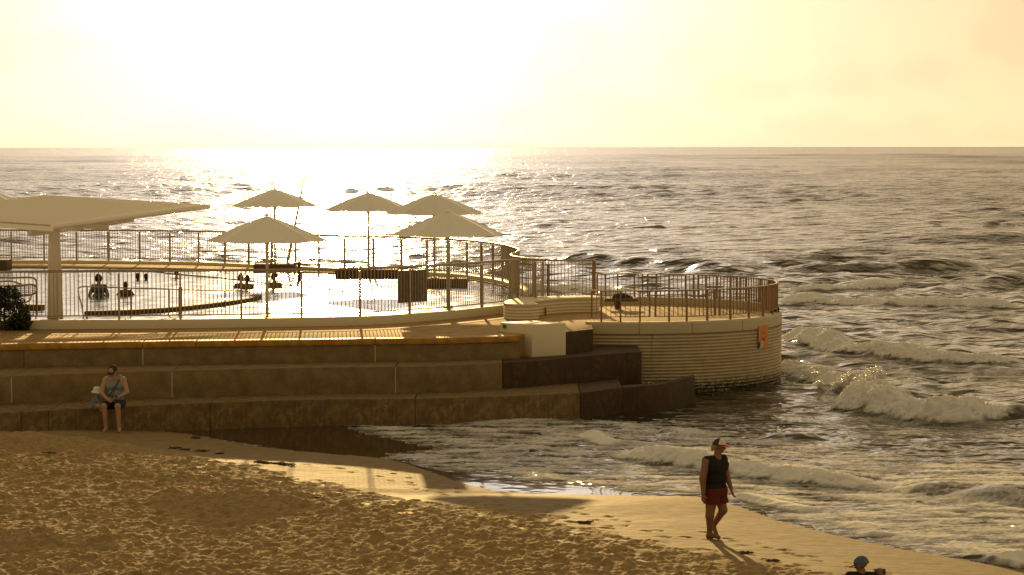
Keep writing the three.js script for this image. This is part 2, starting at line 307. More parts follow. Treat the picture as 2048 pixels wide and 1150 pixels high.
const wetSand = (x, z) => {
  let h = sandBase(x, z) + 0.004 * n2(x * 1.2, z * 4) + 0.0025 * n2(x * 5, z * 9);
  for (const [fx, fz, a] of footprints) { const dx = x - fx, dz = z - fz; if (dx * dx + dz * dz < 0.09) { const u = (dx * Math.cos(a) + dz * Math.sin(a)) / 0.13, v = (-dx * Math.sin(a) + dz * Math.cos(a)) / 0.055, q = u * u + v * v; h += q < 1 ? -0.03 * (1 - q) : 0.008 * Math.exp(-(q - 1) * 1.6); } }
  return h;
};
const drySand = (x, z) => { const t = dryness(x, z) + 0.5 * fbm(x * 0.9, z * 0.9, 3); return sandBase(x, z) + lerp(-0.09, 0.0, smooth(-0.5, 0.5, t)) + rough(x, z) * lerp(0.5, 1, smooth(-0.3, 0.8, t)) * lerp(0.55, 1, smooth(0.2, 2.5, dryness(x, z))); };
M.wetSand = new THREE.MeshPhysicalMaterial({ color: C(0.30, 0.215, 0.085), roughness: 0.74, specularIntensity: 0.5, map: rep(mottle, 2.1), bumpMap: rep(grain, 0.5), bumpScale: 0.002 });
M.drySand = mat(0.46, 0.325, 0.15, 0.9, { map: rep(mottle, 1.3), bumpMap: rep(grain, 0.3), bumpScale: 0.006 });
const drySolid = (x, z) => dryness(x, z) + 0.5 * fbm(x * 0.9, z * 0.9, 3);
structure('wet_sand', gridSheet(-19, 14, -58, -21, 0.065, wetSand, (x, z) => { const s = inland(x, z); return s > -9 && dryness(x, z) < 2.2 && Math.abs(x) < -z * 0.31 + 1; }), M.wetSand, 'smooth damp sand along the waterline with a few footprints');
structure('dry_sand', gridSheet(-13, 8, -54, -24, 0.032, drySand, (x, z) => drySolid(x, z) > -0.6 && Math.abs(x) < -z * 0.232 + 0.6), M.drySand, 'trampled pale sand covered in small dents and ridges');

// ---------- terraced sea wall: three tiers of cast panels with open joints ----------
const DECK = 1.75, T1 = 1.21, T2 = 0.6, POOL = 1.97;
const edgeA = line([[-900, 722], [-420, 703], [0, 689.5], [200, 685.5], [400, 682.5], [600, 680], [750, 678], [850, 677], [970, 674], [1037, 671.5], [1132, 663.5], [1186, 658]], DECK);
const edgeB = line([[-900, 795], [-420, 772], [0, 753], [200, 745.5], [400, 740], [600, 735.3], [790, 733], [880, 731], [1000, 725.5], [1070, 721.5], [1135, 715], [1240, 706], [1283, 703.4]], T1);
const edgeC = line([[-900, 876], [-420, 848], [0, 826], [200, 815], [400, 806], [600, 799.5], [830, 797], [1000, 792.5], [1160, 785], [1240, 775.5], [1317, 769], [1390, 752.5]], T2);
const fine = (pts) => curveThrough(pts).getSpacedPoints(160);
const pixelX = (p) => { const v = p.clone().project(camera); return (v.x * 0.5 + 0.5) * 2048; };
camera.updateMatrixWorld(); camera.updateProjectionMatrix();
function stretch(curve, x0, x1, gap) {               // piece of an edge between two joints, opened by half a gap at each end
  const out = curve.filter((p) => pixelX(p) > x0 && pixelX(p) < x1), cut = (x) => { for (let i = 1; i < curve.length; i++) { const a = pixelX(curve[i - 1]), b = pixelX(curve[i]); if ((a - x) * (b - x) <= 0) return curve[i - 1].clone().lerp(curve[i], (x - a) / (b - a)); } };
  const a = cut(x0), b = cut(x1); if (a) out.unshift(a); if (b) out.push(b);
  if (a) out[0] = out[0].clone().add(out[1].clone().sub(out[0]).setLength(gap)); if (b) out[out.length - 1] = out.at(-1).clone().add(out.at(-2).clone().sub(out.at(-1)).setLength(gap));
  return out.filter((p, i) => !i || p.distanceTo(out[i - 1]) > 0.004);
}
const slab = (pts, depth, out = 0) => [...pts.map((p) => V(p.x, 0, p.z + out)), ...pts.slice().reverse().map((p) => V(p.x, 0, p.z - depth))];
const A = fine(edgeA), B = fine(edgeB), Cc = fine(edgeC);
{
  const w = thing('sea_wall', 'terraced concrete sea wall with wide seating steps and a yellow edge', 'sea wall');
  const run = (curve, joints, make) => { for (let i = 0; i < joints.length - 1; i++) { const s = stretch(curve, joints[i], joints[i + 1], 0.007); if (s.length > 1) make(s, i); } };
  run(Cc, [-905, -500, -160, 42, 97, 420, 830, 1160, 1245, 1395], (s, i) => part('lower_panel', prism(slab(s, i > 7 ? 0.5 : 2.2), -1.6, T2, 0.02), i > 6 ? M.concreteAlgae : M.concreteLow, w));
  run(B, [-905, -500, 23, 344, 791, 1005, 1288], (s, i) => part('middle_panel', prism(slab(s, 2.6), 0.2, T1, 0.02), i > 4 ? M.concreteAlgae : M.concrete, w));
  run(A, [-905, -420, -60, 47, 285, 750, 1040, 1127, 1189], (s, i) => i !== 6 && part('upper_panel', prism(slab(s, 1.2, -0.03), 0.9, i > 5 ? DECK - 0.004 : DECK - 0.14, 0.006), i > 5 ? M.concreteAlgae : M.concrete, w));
  const seal = mat(0.46, 0.40, 0.29, 0.8);
  for (const [c, px, y0, y1] of [[A, 285, T1 + 0.01, DECK - 0.15], [A, 750, T1 + 0.01, DECK - 0.15], [B, 23, T2 + 0.01, T1 - 0.02], [B, 344, T2 + 0.01, T1 - 0.02], [B, 791, T2 + 0.01, T1 - 0.02]]) { const k = c.findIndex((p) => pixelX(p) >= px), a = c[k - 1], b = c[k], t = (px - pixelX(a)) / (pixelX(b) - pixelX(a)), q = a.clone().lerp(b, t); part('joint_seal', box(0.026, y1 - y0, 0.03, q.x, (y0 + y1) / 2, q.z - (c === A ? 0.04 : 0.008)), seal, w); }
  run(A, [-905, -420, -60, 120, 285, 391, 750, 1040], (s) => part('yellow_edge', prism(slab(s, 0.42, 0.012), DECK - 0.137, DECK + 0.004, 0.02), M.yellow, w));
}
// ---------- promenade deck and round lookout ----------
const RC = V(3.05, 0, -64.3), RR = 4.15, arcPoint = (deg, r = RR, y = 0) => V(RC.x + r * Math.cos(deg * Math.PI / 180), y, RC.z + r * Math.sin(deg * Math.PI / 180));
const nearBase = line([[-900, 660], [-420, 651], [-60, 641.5], [111, 639.7], [246, 639], [371, 637.8], [487, 636.2], [595, 634.6], [694, 632.8], [787, 629], [872, 623], [939, 617], [1017, 608.5], [1060, 604], [1110, 601], [1188, 600]], POOL);
const farRail = [[-900, 470], [-420, 464], [-60, 461], [174, 461.3], [312, 462.3], [420, 464], [550, 468], [679, 472.5], [782, 475], [850, 477.3], [901, 479.9], [945, 483], [995, 489], [1026, 496], [1038, 501.5], [1031.5, 506.5], [1021.5, 511.3], [1031.5, 515.3], [1055, 518.4], [1092, 521.3]];
const farBase = line(farRail, POOL + 1.2).map((p) => V(p.x, POOL, p.z));
{
  const front = A.map((p) => V(p.x, 0, p.z - 0.4)), arc = [];
  for (let a = 105; a >= -100; a -= 5) arc.push(arcPoint(a, RR - 0.12));
  const back = fine(nearBase).map((p) => V(p.x, 0, p.z - 0.15)).reverse();
  structure('promenade_deck', prism([...front, ...arc, ...back], -1.5, DECK, 0.004), M.deck, 'sunlit concrete promenade striped with railing shadows');
}
{
  const w = thing('lookout_wall', 'round cream corrugated wall of the lookout standing in the water', 'wall');
  const prof = [], top = 1.81, band = 1.5;
  for (let y = -1.5; y < band; y += 0.0091) prof.push(new THREE.Vector2(RR - 0.035 + 0.055 * Math.pow(Math.abs(Math.cos(Math.PI * (y - band) / 0.082)), 0.8), y));
  const arcGeo = (p, a0, a1, seg) => { const g = new THREE.LatheGeometry(p, seg, (90 - a1) * Math.PI / 180, (a1 - a0) * Math.PI / 180); const uv = g.attributes.uv, pos = g.attributes.position; for (let i = 0; i < uv.count; i++) uv.setXY(i, Math.atan2(pos.getZ(i), pos.getX(i)) * RR, pos.getY(i)); return g.translate(RC.x, 0, RC.z); };
  const tide = tex(1024, 512, (u, v) => { const y = v * 3.4 - 1.5, sp = fbm(u * 46, v * 60, 4) + 0.5 * n2(u * 160, v * 120), low = smooth(0.52, 0.02, y), a = clamp((sp * 1.5 + low * 1.7 - 0.95) * 1.6) * (y < 0.62 ? 1 : 0), run = Math.exp(-(((u * 8 - 6.05 + 0.02 * n2(v * 9, 2)) / 0.03) ** 2)) * 0.35 * smooth(0.3, 1.5, y), k = (0.94 + 0.07 * fbm(u * 12, v * 5, 3)) * (1 - 0.72 * a); return [clamp(k - run * 0.3), clamp(k * 0.985 - run * 0.45), clamp(k * 0.96 - run * 0.6)]; }, true);
  tide.repeat.set(1 / 8, 1 / 3.4); tide.offset.set(0, 1.5 / 3.4);
  part('corrugated_face', arcGeo(prof, -100, 106, 150), mat(0.58, 0.49, 0.33, 0.6, { map: tide }), w);
  part('inner_kerb', arcGeo([[RR - 0.29, 1.7], [RR - 0.29, 1.925], [RR - 0.27, 1.945], [RR - 0.06, 1.945], [RR - 0.05, 1.925], [RR - 0.05, 1.7]].map(([a, b]) => new THREE.Vector2(a, b)), -100, 8, 60), M.whiteWall, w);
  const cop = [[RR - 0.005, band], [RR + 0.022, band + 0.012], [RR + 0.022, top - 0.06], [RR + 0.014, top - 0.025], [RR - 0.015, top - 0.004], [RR - 0.05, top], [RR - 0.2, top], [RR - 0.235, top - 0.012], [RR - 0.25, top - 0.045], [RR - 0.25, 1.6]].map(([a, b]) => new THREE.Vector2(a, b));
  const js = [105.5, 88, 69, 47, 22, -8, -40, -70, -100.5];
  for (let i = 0; i < js.length - 1; i++) part('coping', arcGeo(cop, js[i + 1] + 0.09, js[i] - 0.09, 14), M.whiteWall, w);
  part('coping_end', new THREE.CylinderGeometry(0.125, 0.125, 0.31, 16).translate(0, 0, 0).applyMatrix4(new THREE.Matrix4().setPosition(arcPoint(105.5, RR - 0.114, 1.653))), M.whiteWall, w);
}
{
  const far = fine(farBase), near = fine(nearBase.slice(0, -2)), cutDeck = far.map((p) => V(p.x, 0, p.z + lerp(3.0, 0.7, smooth(-14, -2, p.x))));
  structure('pool_basin', prism([...near.map((p) => V(p.x, 0, p.z - 0.1)), ...far.slice().reverse()], -1.5, 1.86, 0.004), M.deck, 'pale basin of the seaside pool');
  structure('pool_water', (() => { const g = new THREE.ShapeGeometry(new THREE.Shape([...near.map((p) => V(p.x, 0, p.z - 0.2)), ...cutDeck.slice().reverse()].map((p) => new THREE.Vector2(p.x, -p.z)))); g.rotateX(-Math.PI / 2); g.translate(0, 1.935, 0); return g; })(), M.pool, 'calm pool water mirroring the bright sky');
  structure('pool_surround', prism([...cutDeck, ...far.slice().reverse()], 1.6, POOL, 0.01), M.deck, 'pale walkway along the far side of the pool');
  const strip = (pts, w, y0, y1) => prism([...pts.map((p) => V(p.x, 0, p.z + w / 2)), ...pts.slice().reverse().map((p) => V(p.x, 0, p.z - w / 2))], y0, y1, 0.03);
  solo('pool_kerb', strip(near, 0.3, 1.5, POOL), M.white, 'low white kerb under the railing between promenade and pool', 'kerb');
  // the outer wall follows the fence round its bends, so it is offset along its own normal
  const nrm = (pts, i) => { const t = pts[Math.min(pts.length - 1, i + 1)].clone().sub(pts[Math.max(0, i - 1)]).normalize(); return V(t.z, 0, -t.x); };
  solo('outer_pool_wall', prism([...far.map((p, i) => p.clone().addScaledVector(nrm(far, i), -0.02)), ...far.map((p, i) => p.clone().addScaledVector(nrm(far, i), 0.28)).reverse()], -1.5, POOL + 0.1, 0.03), M.white, 'low pale wall along the seaward edge of the pool', 'wall');
}

// ---------- railings ----------
function railing(g, base, opt) {
  const { h, gap, post, railR, low, barR, mat: m, firstPost = 0.5, most = 300 } = opt;
  const c = curveThrough(base), L = c.getLength(), hAt = typeof h === 'function' ? h : () => h;
  const up = (p, y) => V(p.x, p.y + y, p.z);
  const pts = c.getSpacedPoints(Math.ceil(L / 0.35));
  part('top_rail', tube(pts.map((p, i) => up(p, hAt(i / (pts.length - 1)))), railR, pts.length * 2, 8), m, g);
  part('bottom_rail', tube(pts.map((p) => up(p, low)), railR * 0.55, pts.length * 2, 6), m, g);
  const H0 = hAt(0.2), bar = new THREE.CylinderGeometry(barR, barR, 1, 6), pst = new THREE.BoxGeometry(0.05, 1, 0.065), cap = [];
  const n = Math.floor(L / gap), loose = [];
  for (let i = 0; i <= n; i++) {
    const t = (i * gap + 0.03) / L; if (t > 1) break;
    const p = c.getPointAt(t), hh = hAt(t) - low; p.y += low + hh / 2;
    if (n - i < most) { const b = part('baluster', bar, m, g); b.position.copy(p); b.scale.y = hh; } else loose.push(bar.clone().scale(1, hh, 1).translate(p.x, p.y, p.z));
  }
  if (loose.length) part('far_balusters', mergeGeometries(loose), m, g).userData.kind = 'stuff';
  for (let s = firstPost; s < L; s += post) { const p = c.getPointAt(s / L), t = c.getTangentAt(s / L), hh = hAt(s / L) - 0.05, b = part('post', pst, m, g); b.position.set(p.x, p.y + hh / 2, p.z); b.scale.y = hh; b.rotation.y = -Math.atan2(t.z, t.x); }
}
{
  const g = thing('pool_fence', 'long steel bar fence on the white kerb between promenade and pool', 'fence');
  railing(g, nearBase.slice(2).map((p) => V(p.x, POOL - 0.005, p.z)), { h: (t) => lerp(1.2, 1.1, smooth(0.8, 1, t)), gap: 0.1, post: 1.5, railR: 0.03, low: 0.1, barR: 0.011, mat: M.steel, firstPost: 0.62 });
  const e = nearBase.at(-1); part('end_post', box(0.1, 1.2, 0.1, e.x, e.y + 0.5, e.z), M.bronze, g);
  const f = thing('pool_fence', 'steel bar fence bending along the seaward side of the pool', 'fence');
  railing(f, farBase.slice(2).map((p) => V(p.x, POOL + 0.095, p.z - 0.05)), { h: 1.12, gap: 0.1, post: 1.22, railR: 0.032, low: 0.1, barR: 0.0105, mat: M.steel, firstPost: 0.3 });
}
{
  const g = thing('lookout_railing', 'brown metal railing in curved bays around the round lookout', 'railing');
  const bays = [[105, 84], [82.2, 58.5], [56.7, 27.5], [25.7, -5.5], [-7.3, -35.5], [-37.3, -57], [-58.8, -78.5], [-80.3, -99]], r = RR - 0.1, y0 = 1.805, yT = 2.6;
  const bar = new THREE.BoxGeometry(0.012, 1, 0.03), post = new THREE.BoxGeometry(0.04, 1, 0.055);
  for (const [a0, a1] of bays) {
    const arc = []; for (let i = 0; i <= 12; i++) arc.push(lerp(a0, a1, i / 12));
    const flat = (y, hh, w) => prism([...arc.map((a) => arcPoint(a, r + w / 2)), ...arc.slice().reverse().map((a) => arcPoint(a, r - w / 2))], y, y + hh, 0.003);
    part('top_rail', flat(yT - 0.025, 0.03, 0.065), M.bronze, g); part('bottom_rail', flat(1.925, 0.02, 0.035), M.bronze, g);
    const n = Math.round((a0 - a1) * Math.PI / 180 * r / 0.122);
    for (let i = 0; i <= n; i++) {
      const a = lerp(a0 - 0.15, a1 + 0.15, i / n), end = i === 0 || i === n, isPost = i === Math.round(n * 0.18) || i === Math.round(n * 0.52) || i === Math.round(n * 0.86);
      const lowY = isPost ? y0 : 1.93, b = part(isPost ? 'post' : 'baluster', isPost || end ? post : bar, M.bronze, g), p = arcPoint(a, r); b.scale.y = yT - 0.02 - lowY; b.position.set(p.x, (yT - 0.02 + lowY) / 2, p.z); b.rotation.y = -a * Math.PI / 180 + Math.PI / 2;
      if (!isPost && end) b.name = 'bay_end_bar';
    }
  }
}

// ---------- serpentine bench ----------
{
  const top = 2.16, o = line([[1192, 595], [1160, 595.3], [1130, 596.3], [1100, 598.6], [1080, 601], [1071, 603], [1069, 604.6], [1073, 605.6], [1077, 606.2], [1076, 607.3], [1066, 608.1], [1045, 608.6], [1022, 608.2], [1011, 606.8], [1007.5, 604.5], [1010, 601.2], [1020, 598.3], [1045, 594.8], [1075, 592.9], [1130, 591.4], [1192, 590.8]], top);
  const c = new THREE.CatmullRomCurve3(o, true, 'centripetal'), pts = c.getSpacedPoints(220).slice(0, -1), N = pts.length;
  const g = thing('curved_bench', 'cream serpentine bench with ribbed metal sides on the promenade', 'bench', null);
  part('seat', prism(pts.map((p, i) => { const t = pts[(i + 1) % N].clone().sub(pts[(i + N - 1) % N]).normalize(); return V(p.x + t.z * -0.02, 0, p.z + t.x * 0.02); }), top - 0.05, top, 0.015), M.white, g);
  const rows = 46, P = [], I = [], UV = [];
  for (let j = 0; j <= rows; j++) for (let i = 0; i <= N; i++) { const k = i % N, p = pts[k], t = pts[(k + 1) % N].clone().sub(pts[(k + N - 1) % N]).normalize(), y = lerp(DECK - 0.01, top - 0.05, j / rows), off = 0.004 + 0.014 * Math.cos(j / rows * Math.PI * 2 * 4.6); P.push(p.x - t.z * off, y, p.z + t.x * off); UV.push(i * 0.05, y); }
  for (let j = 0; j < rows; j++) for (let i = 0; i < N; i++) { const a = j * (N + 1) + i; I.push(a, a + 1, a + N + 1, a + 1, a + N + 2, a + N + 1); }
  const q = new THREE.BufferGeometry(); q.setAttribute('position', new THREE.Float32BufferAttribute(P, 3)); q.setAttribute('uv', new THREE.Float32BufferAttribute(UV, 2)); q.setIndex(I); q.computeVertexNormals();
  part('ribbed_side', q, M.white, g);
}
// ---------- white block at the end of the seating steps ----------
{
  const f = V(0.474, 0, -56.9), r = V(1.289, 0, -57.5), l = V(-0.285, 0, -57.77), b = V(r.x + l.x - f.x, 0, r.z + l.z - f.z);
  const g = thing('concrete_block', 'white square concrete block standing at the end of the steps', 'block');
  part('body', prism([f, r, b, l], T1 - 0.004, 1.985, 0.018), M.white, g);
  const d = l.clone().sub(f).normalize(), p = f.clone().lerp(l, 0.86), pl = box(0.13, 0.09, 0.012); pl.rotateY(-Math.atan2(d.z, d.x)); pl.translate(p.x - d.z * -0.004, 1.89, p.z + 0.006);
  part('plaque', pl, mat(0.12, 0.1, 0.07, 0.5), g);
}
// ---------- warning sign on the lookout wall ----------
{
  const a = 34.5, p = arcPoint(a, RR + 0.03), g = thing('warning_sign', 'orange warning sign with black diamond and torn corner on corrugated wall', 'sign', V(p.x, 1.29, p.z));
  g.rotation.y = Math.PI / 2 - a * Math.PI / 180;
  const cv = document.createElement('canvas'); cv.width = 256; cv.height = 400; const x = cv.getContext('2d');
  x.fillStyle = '#d27c10'; x.fillRect(0, 0, 256, 400);
  x.strokeStyle = '#2b1906'; x.lineWidth = 6; x.beginPath(); x.moveTo(140, 30); x.lineTo(216, 172); x.lineTo(140, 300); x.lineTo(62, 172); x.closePath(); x.stroke();
  x.fillStyle = '#22160a'; x.beginPath(); x.moveTo(112, 105); x.lineTo(132, 100); x.lineTo(142, 135); x.lineTo(160, 150); x.lineTo(165, 172); x.lineTo(146, 165); x.lineTo(128, 138); x.closePath(); x.fill();
  x.beginPath(); x.moveTo(100, 215); x.lineTo(176, 215); x.lineTo(160, 240); x.lineTo(140, 288); x.lineTo(120, 245); x.closePath(); x.fill();
  const t = new THREE.CanvasTexture(cv); t.colorSpace = THREE.SRGBColorSpace;
  const side = mat(0.16, 0.09, 0.03, 0.6);
  const plate = part('plate', new THREE.BoxGeometry(0.5, 0.58, 0.012), [side, side, side, side, mat(1, 1, 1, 0.45, { map: t }), side], g);
  const fl = new THREE.PlaneGeometry(0.12, 0.2, 6, 8), q = fl.attributes.position; for (let i = 0; i < q.count; i++) { const u = q.getX(i), v = q.getY(i); q.setX(i, u + 0.03 * (v < 0 ? v * -2 : 0) * (u < 0 ? 1 : 0)); q.setZ(i, 0.02 + 0.05 * Math.sin((v + 0.1) * 7) + 0.012 * Math.sin(u * 40)); } fl.computeVertexNormals(); fl.translate(-0.165, -0.19, 0);
  part('peeling_corner', fl, mat(0.62, 0.6, 0.58, 0.5, { side: THREE.DoubleSide }), g);
  part('bare_corner', box(0.07, 0.14, 0.004, -0.205, -0.205, 0.0085), mat(0.05, 0.035, 0.02, 0.7), g);
}
// ---------- low pedestal bench on the lookout, bundle on it ----------
{
  const p = onY(1242, 617, DECK), g = thing('pedestal_bench', 'dark slab bench on one pedestal inside the lookout railing', 'bench', p);
  part('slab', prism([V(-0.46, 0, 0.2), V(0.46, 0, 0.2), V(0.46, 0, -0.2), V(-0.46, 0, -0.2)], 0.2, 0.29, 0.02), M.darkBlock, g);
  part('pedestal', new THREE.CylinderGeometry(0.1, 0.07, 0.215, 10).translate(-0.1, 0.1, 0), M.timber, g);
  const bg = new THREE.SphereGeometry(0.3, 24, 12, 0, Math.PI * 2, 0, Math.PI / 2), q = bg.attributes.position; for (let i = 0; i < q.count; i++) { const s = 1 + 0.12 * n3(q.getX(i) * 5, q.getY(i) * 5, q.getZ(i) * 5); q.setXYZ(i, q.getX(i) * s * 0.95, q.getY(i) * s * 0.44, q.getZ(i) * s * 0.5); } bg.computeVertexNormals();
  solo('bundle', bg.translate(p.x + 0.02, p.y + 0.287, p.z), mat(0.05, 0.035, 0.025, 0.9), 'dark rounded bundle lying on the pedestal bench', 'bundle');
}
// ---------- shelter ----------
{
  const n = onD(103, 450, 57.3), r = onD(414, 409, 60.9), b = onD(94, 390.5, 63.5), l = n.clone().add(b).sub(r);
  const g = thing('shelter', 'pale picnic shelter with sloping corrugated roof on one tapered column', 'shelter');
  const u = r.clone().sub(n), v = l.clone().sub(n), nor = u.clone().cross(v).normalize(); if (nor.y < 0) nor.negate();
  const at = (s, t, h) => n.clone().addScaledVector(u, s).addScaledVector(v, t).addScaledVector(nor, h);
  const nv = 700, P = [], I = [], UV = [];
  for (const h of [0, -0.012]) for (let j = 0; j <= nv; j++) for (let i = 0; i <= 4; i++) { const t = j / nv, q = at(i / 4, t, h + 0.009 * Math.cos(t * v.length() / 0.076 * 2 * Math.PI)); P.push(q.x, q.y, q.z); UV.push(i / 4 * 5, t * 5.2); }
  const half = (nv + 1) * 5; for (let k = 0; k < 2; k++) for (let j = 0; j < nv; j++) for (let i = 0; i < 4; i++) { const a = k * half + j * 5 + i; k ? I.push(a, a + 5, a + 1, a + 1, a + 5, a + 6) : I.push(a, a + 1, a + 5, a + 1, a + 6, a + 5); }
  const q = new THREE.BufferGeometry(); q.setAttribute('position', new THREE.Float32BufferAttribute(P, 3)); q.setAttribute('uv', new THREE.Float32BufferAttribute(UV, 2)); q.setIndex(I); q.computeVertexNormals();
  part('roof_sheet', q, M.roof, g);
  part('rolled_edge', rod(at(-0.003, -0.006, -0.045), at(1.005, -0.006, -0.045), 0.066, 0.066, 16), M.roof, g);
  part('rolled_edge', rod(at(-0.003, 1.006, -0.05), at(1.005, 1.006, -0.05), 0.06, 0.06, 12), M.roof, g);
  const beam = (a, c, w, h) => { const d = c.clone().sub(a), L = d.length(), G = new THREE.BoxGeometry(w, h, L); const m = new THREE.Matrix4().lookAt(a, c, V(0, 1, 0)); m.setPosition(a.clone().add(c).multiplyScalar(0.5)); return G.applyMatrix4(m); };
  part('fascia', beam(at(0.012, 0.0, -0.1), at(0.012, 1, -0.1), 0.05, 0.12), M.roof, g);
  part('fascia', beam(at(0.988, 0.01, -0.08), at(0.988, 0.99, -0.08), 0.05, 0.1), M.roof, g);
  for (const [s, t0, t1] of [[0.24, 0.06, 0.94], [0.5, 0.05, 0.95], [0.8, 0.05, 0.95]]) part('purlin', beam(at(s, t0, -0.1), at(s, t1, -0.1), 0.08, 0.13), M.roof, g);
  const foot = V(onD(110, 600, 60.35).x, POOL - 0.05, -60.35), topY = onD(111, 468, 60.35).y, top = V(foot.x, topY, foot.z);
  const along = V(u.x, u.y, u.z).normalize(), acr = v.clone().normalize();
  part('rafter', beam(top.clone().addScaledVector(along, -0.75).add(V(0, 0.1, 0)), top.clone().addScaledVector(along, 2.5).add(V(0, 0.12, 0)), 0.16, 0.16), M.roof, g);
  part('rafter', beam(top.clone().addScaledVector(acr, -1.7).add(V(0, 0.26, 0)), top.clone().addScaledVector(acr, 1.7).add(V(0, 0.26, 0)), 0.14, 0.14), M.roof, g);
  const col = new THREE.CylinderGeometry(0.185, 0.255, topY - foot.y + 0.1, 4, 6).rotateY(Math.PI / 4 + 0.3); col.translate(foot.x, (foot.y + topY) / 2 + 0.02, foot.z);
  part('column', toCreasedNormals(col, 0.4), M.roof, g);
}
// ---------- market umbrellas ----------
M.canvas = new THREE.MeshPhysicalMaterial({ color: C(0.97, 0.95, 0.9), roughness: 1, transmission: 0.22, thickness: 0, side: THREE.DoubleSide });
M.pole = mat(0.62, 0.55, 0.44, 0.45);
function umbrella(pole, rise, label) {
  const g = thing('pool_umbrella', label, 'umbrella', null, 'white umbrellas standing over the pool');
  const N = 8, R = 1.52, a0 = Math.PI / 2 - 0.12, P = (a, r, y) => V(Math.cos(a) * r, y, Math.sin(a) * r);
  for (let k = 0; k < N; k++) {
    const a = a0 + k * 2 * Math.PI / N, b = a + 2 * Math.PI / N, pos = [], I = [], uv = [], nu = 6, nv = 8;
    for (let j = 0; j <= nv; j++) for (let i = 0; i <= nu; i++) { const t = j / nv, s = i / nu, r = lerp(0.07, R, t), y = pole + rise * (1 - t) - 0.05 * Math.sin(t * Math.PI) * -0.6 - 0.035 * t * Math.sin(s * Math.PI), q = P(a, r, y).lerp(P(b, r, y), s); q.multiplyScalar(1); if (j === nv) { const k2 = 1 - 0.018 * Math.sin(s * Math.PI); q.x *= k2; q.z *= k2; } pos.push(q.x, q.y, q.z); uv.push(s * r, t * R); }
    for (let j = 0; j < nv; j++) for (let i = 0; i < nu; i++) { const c = j * (nu + 1) + i; I.push(c, c + 1, c + nu + 1, c + 1, c + nu + 2, c + nu + 1); }
    const G = new THREE.BufferGeometry(); G.setAttribute('position', new THREE.Float32BufferAttribute(pos, 3)); G.setAttribute('uv', new THREE.Float32BufferAttribute(uv, 2)); G.setIndex(I); G.computeVertexNormals();
    part('canopy_panel', G, M.canvas, g);
    part('rib', rod(P(a, 0.05, pole + rise - 0.035), P(a, R * 0.985, pole - 0.018), 0.011, 0.011, 6), M.pole, g);
    part('strut', rod(P(a, 0.05, pole - 0.02), P(a, 0.5, pole + rise * 0.66 - 0.02), 0.011, 0.011, 6), M.pole, g);
  }
  part('hub', new THREE.CylinderGeometry(0.06, 0.06, 0.14, 12).translate(0, pole - 0.04, 0), M.pole, g);
  part('cap', new THREE.ConeGeometry(0.12, 0.07, 16).translate(0, pole + rise + 0.045, 0), M.canvas, g);
  part('pole', new THREE.CylinderGeometry(0.036, 0.04, pole + rise + 0.25, 12).translate(0, (pole + rise) / 2 - 0.12, 0), M.pole, g);
  part('foot_plate', new THREE.CylinderGeometry(0.13, 0.14, 0.05, 16).translate(0, 0.02, 0), M.pole, g);
  return g;
}
const WATER = 1.935;
const umbrellaAt = (o, px, dist, y, turn) => { const p = onD(px, 500, dist); o.position.set(p.x, y, -dist); o.rotation.y = turn; return o; };
const umb = umbrella(1.95, 0.6, 'white octagonal umbrella with its pole in front of the round pool ledge');
umbrellaAt(umb, 534, 60.7, WATER - 0.03, 0);
umbrellaAt(copyOf(umb, 'white umbrella with its pole between the hanging board and the right bend of the fence'), 895, 63.9, WATER, 0.1);
{
  const hi = umbrella(2.02, 0.58, 'white umbrella with a pole rising from the dark block beside the thin leaning mast');
  umbrellaAt(hi, 550, 83.4, WATER + 0.22, 0.05);
  umbrellaAt(copyOf(hi, 'white umbrella standing on the long dark platform in the dazzling sun glitter'), 737, 79.6, WATER + 0.17, 0.15);
  umbrellaAt(copyOf(hi, 'white umbrella on the dark block behind another, partly overlapped by its canopy'), 869, 73.9, WATER + 0.22, 0.0);
  umbrellaAt(copyOf(hi, 'white umbrella cut off behind the picnic shelter roof'), -28, 85, WATER + 0.2, 0.1);
}
// ---------- blocks standing in the pool ----------
const blockGeo = (w, h, d) => prism([V(-w / 2, 0, d / 2), V(w / 2, 0, d / 2), V(w / 2, 0, -d / 2), V(-w / 2, 0, -d / 2)], -0.06, h, 0.03);
const poolBlock = (px, dist, w, h, d, label) => { const m = solo('pool_block', blockGeo(w, h, d), M.darkBlock, label, 'block', 'dark blocks standing in the pool'), p = onD(px, 500, dist); m.position.set(p.x, WATER, -dist); return m; };
poolBlock(548, 83.3, 1.36, 0.24, 0.8, 'dark brown block in the pool holding the umbrella by the leaning mast');
poolBlock(734, 79.5, 2.05, 0.24, 1.0, 'long dark platform in the pool under the umbrella in the glitter');
poolBlock(886, 73.8, 1.5, 0.24, 0.8, 'dark brown block in the pool behind the hanging board');
poolBlock(-30, 84.6, 1.7, 0.34, 0.9, 'dark brown block at the pool behind the shelter column');
poolBlock(62, 63.4, 0.62, 0.13, 0.4, 'short dark rounded ledge in the pool below the mesh panel');
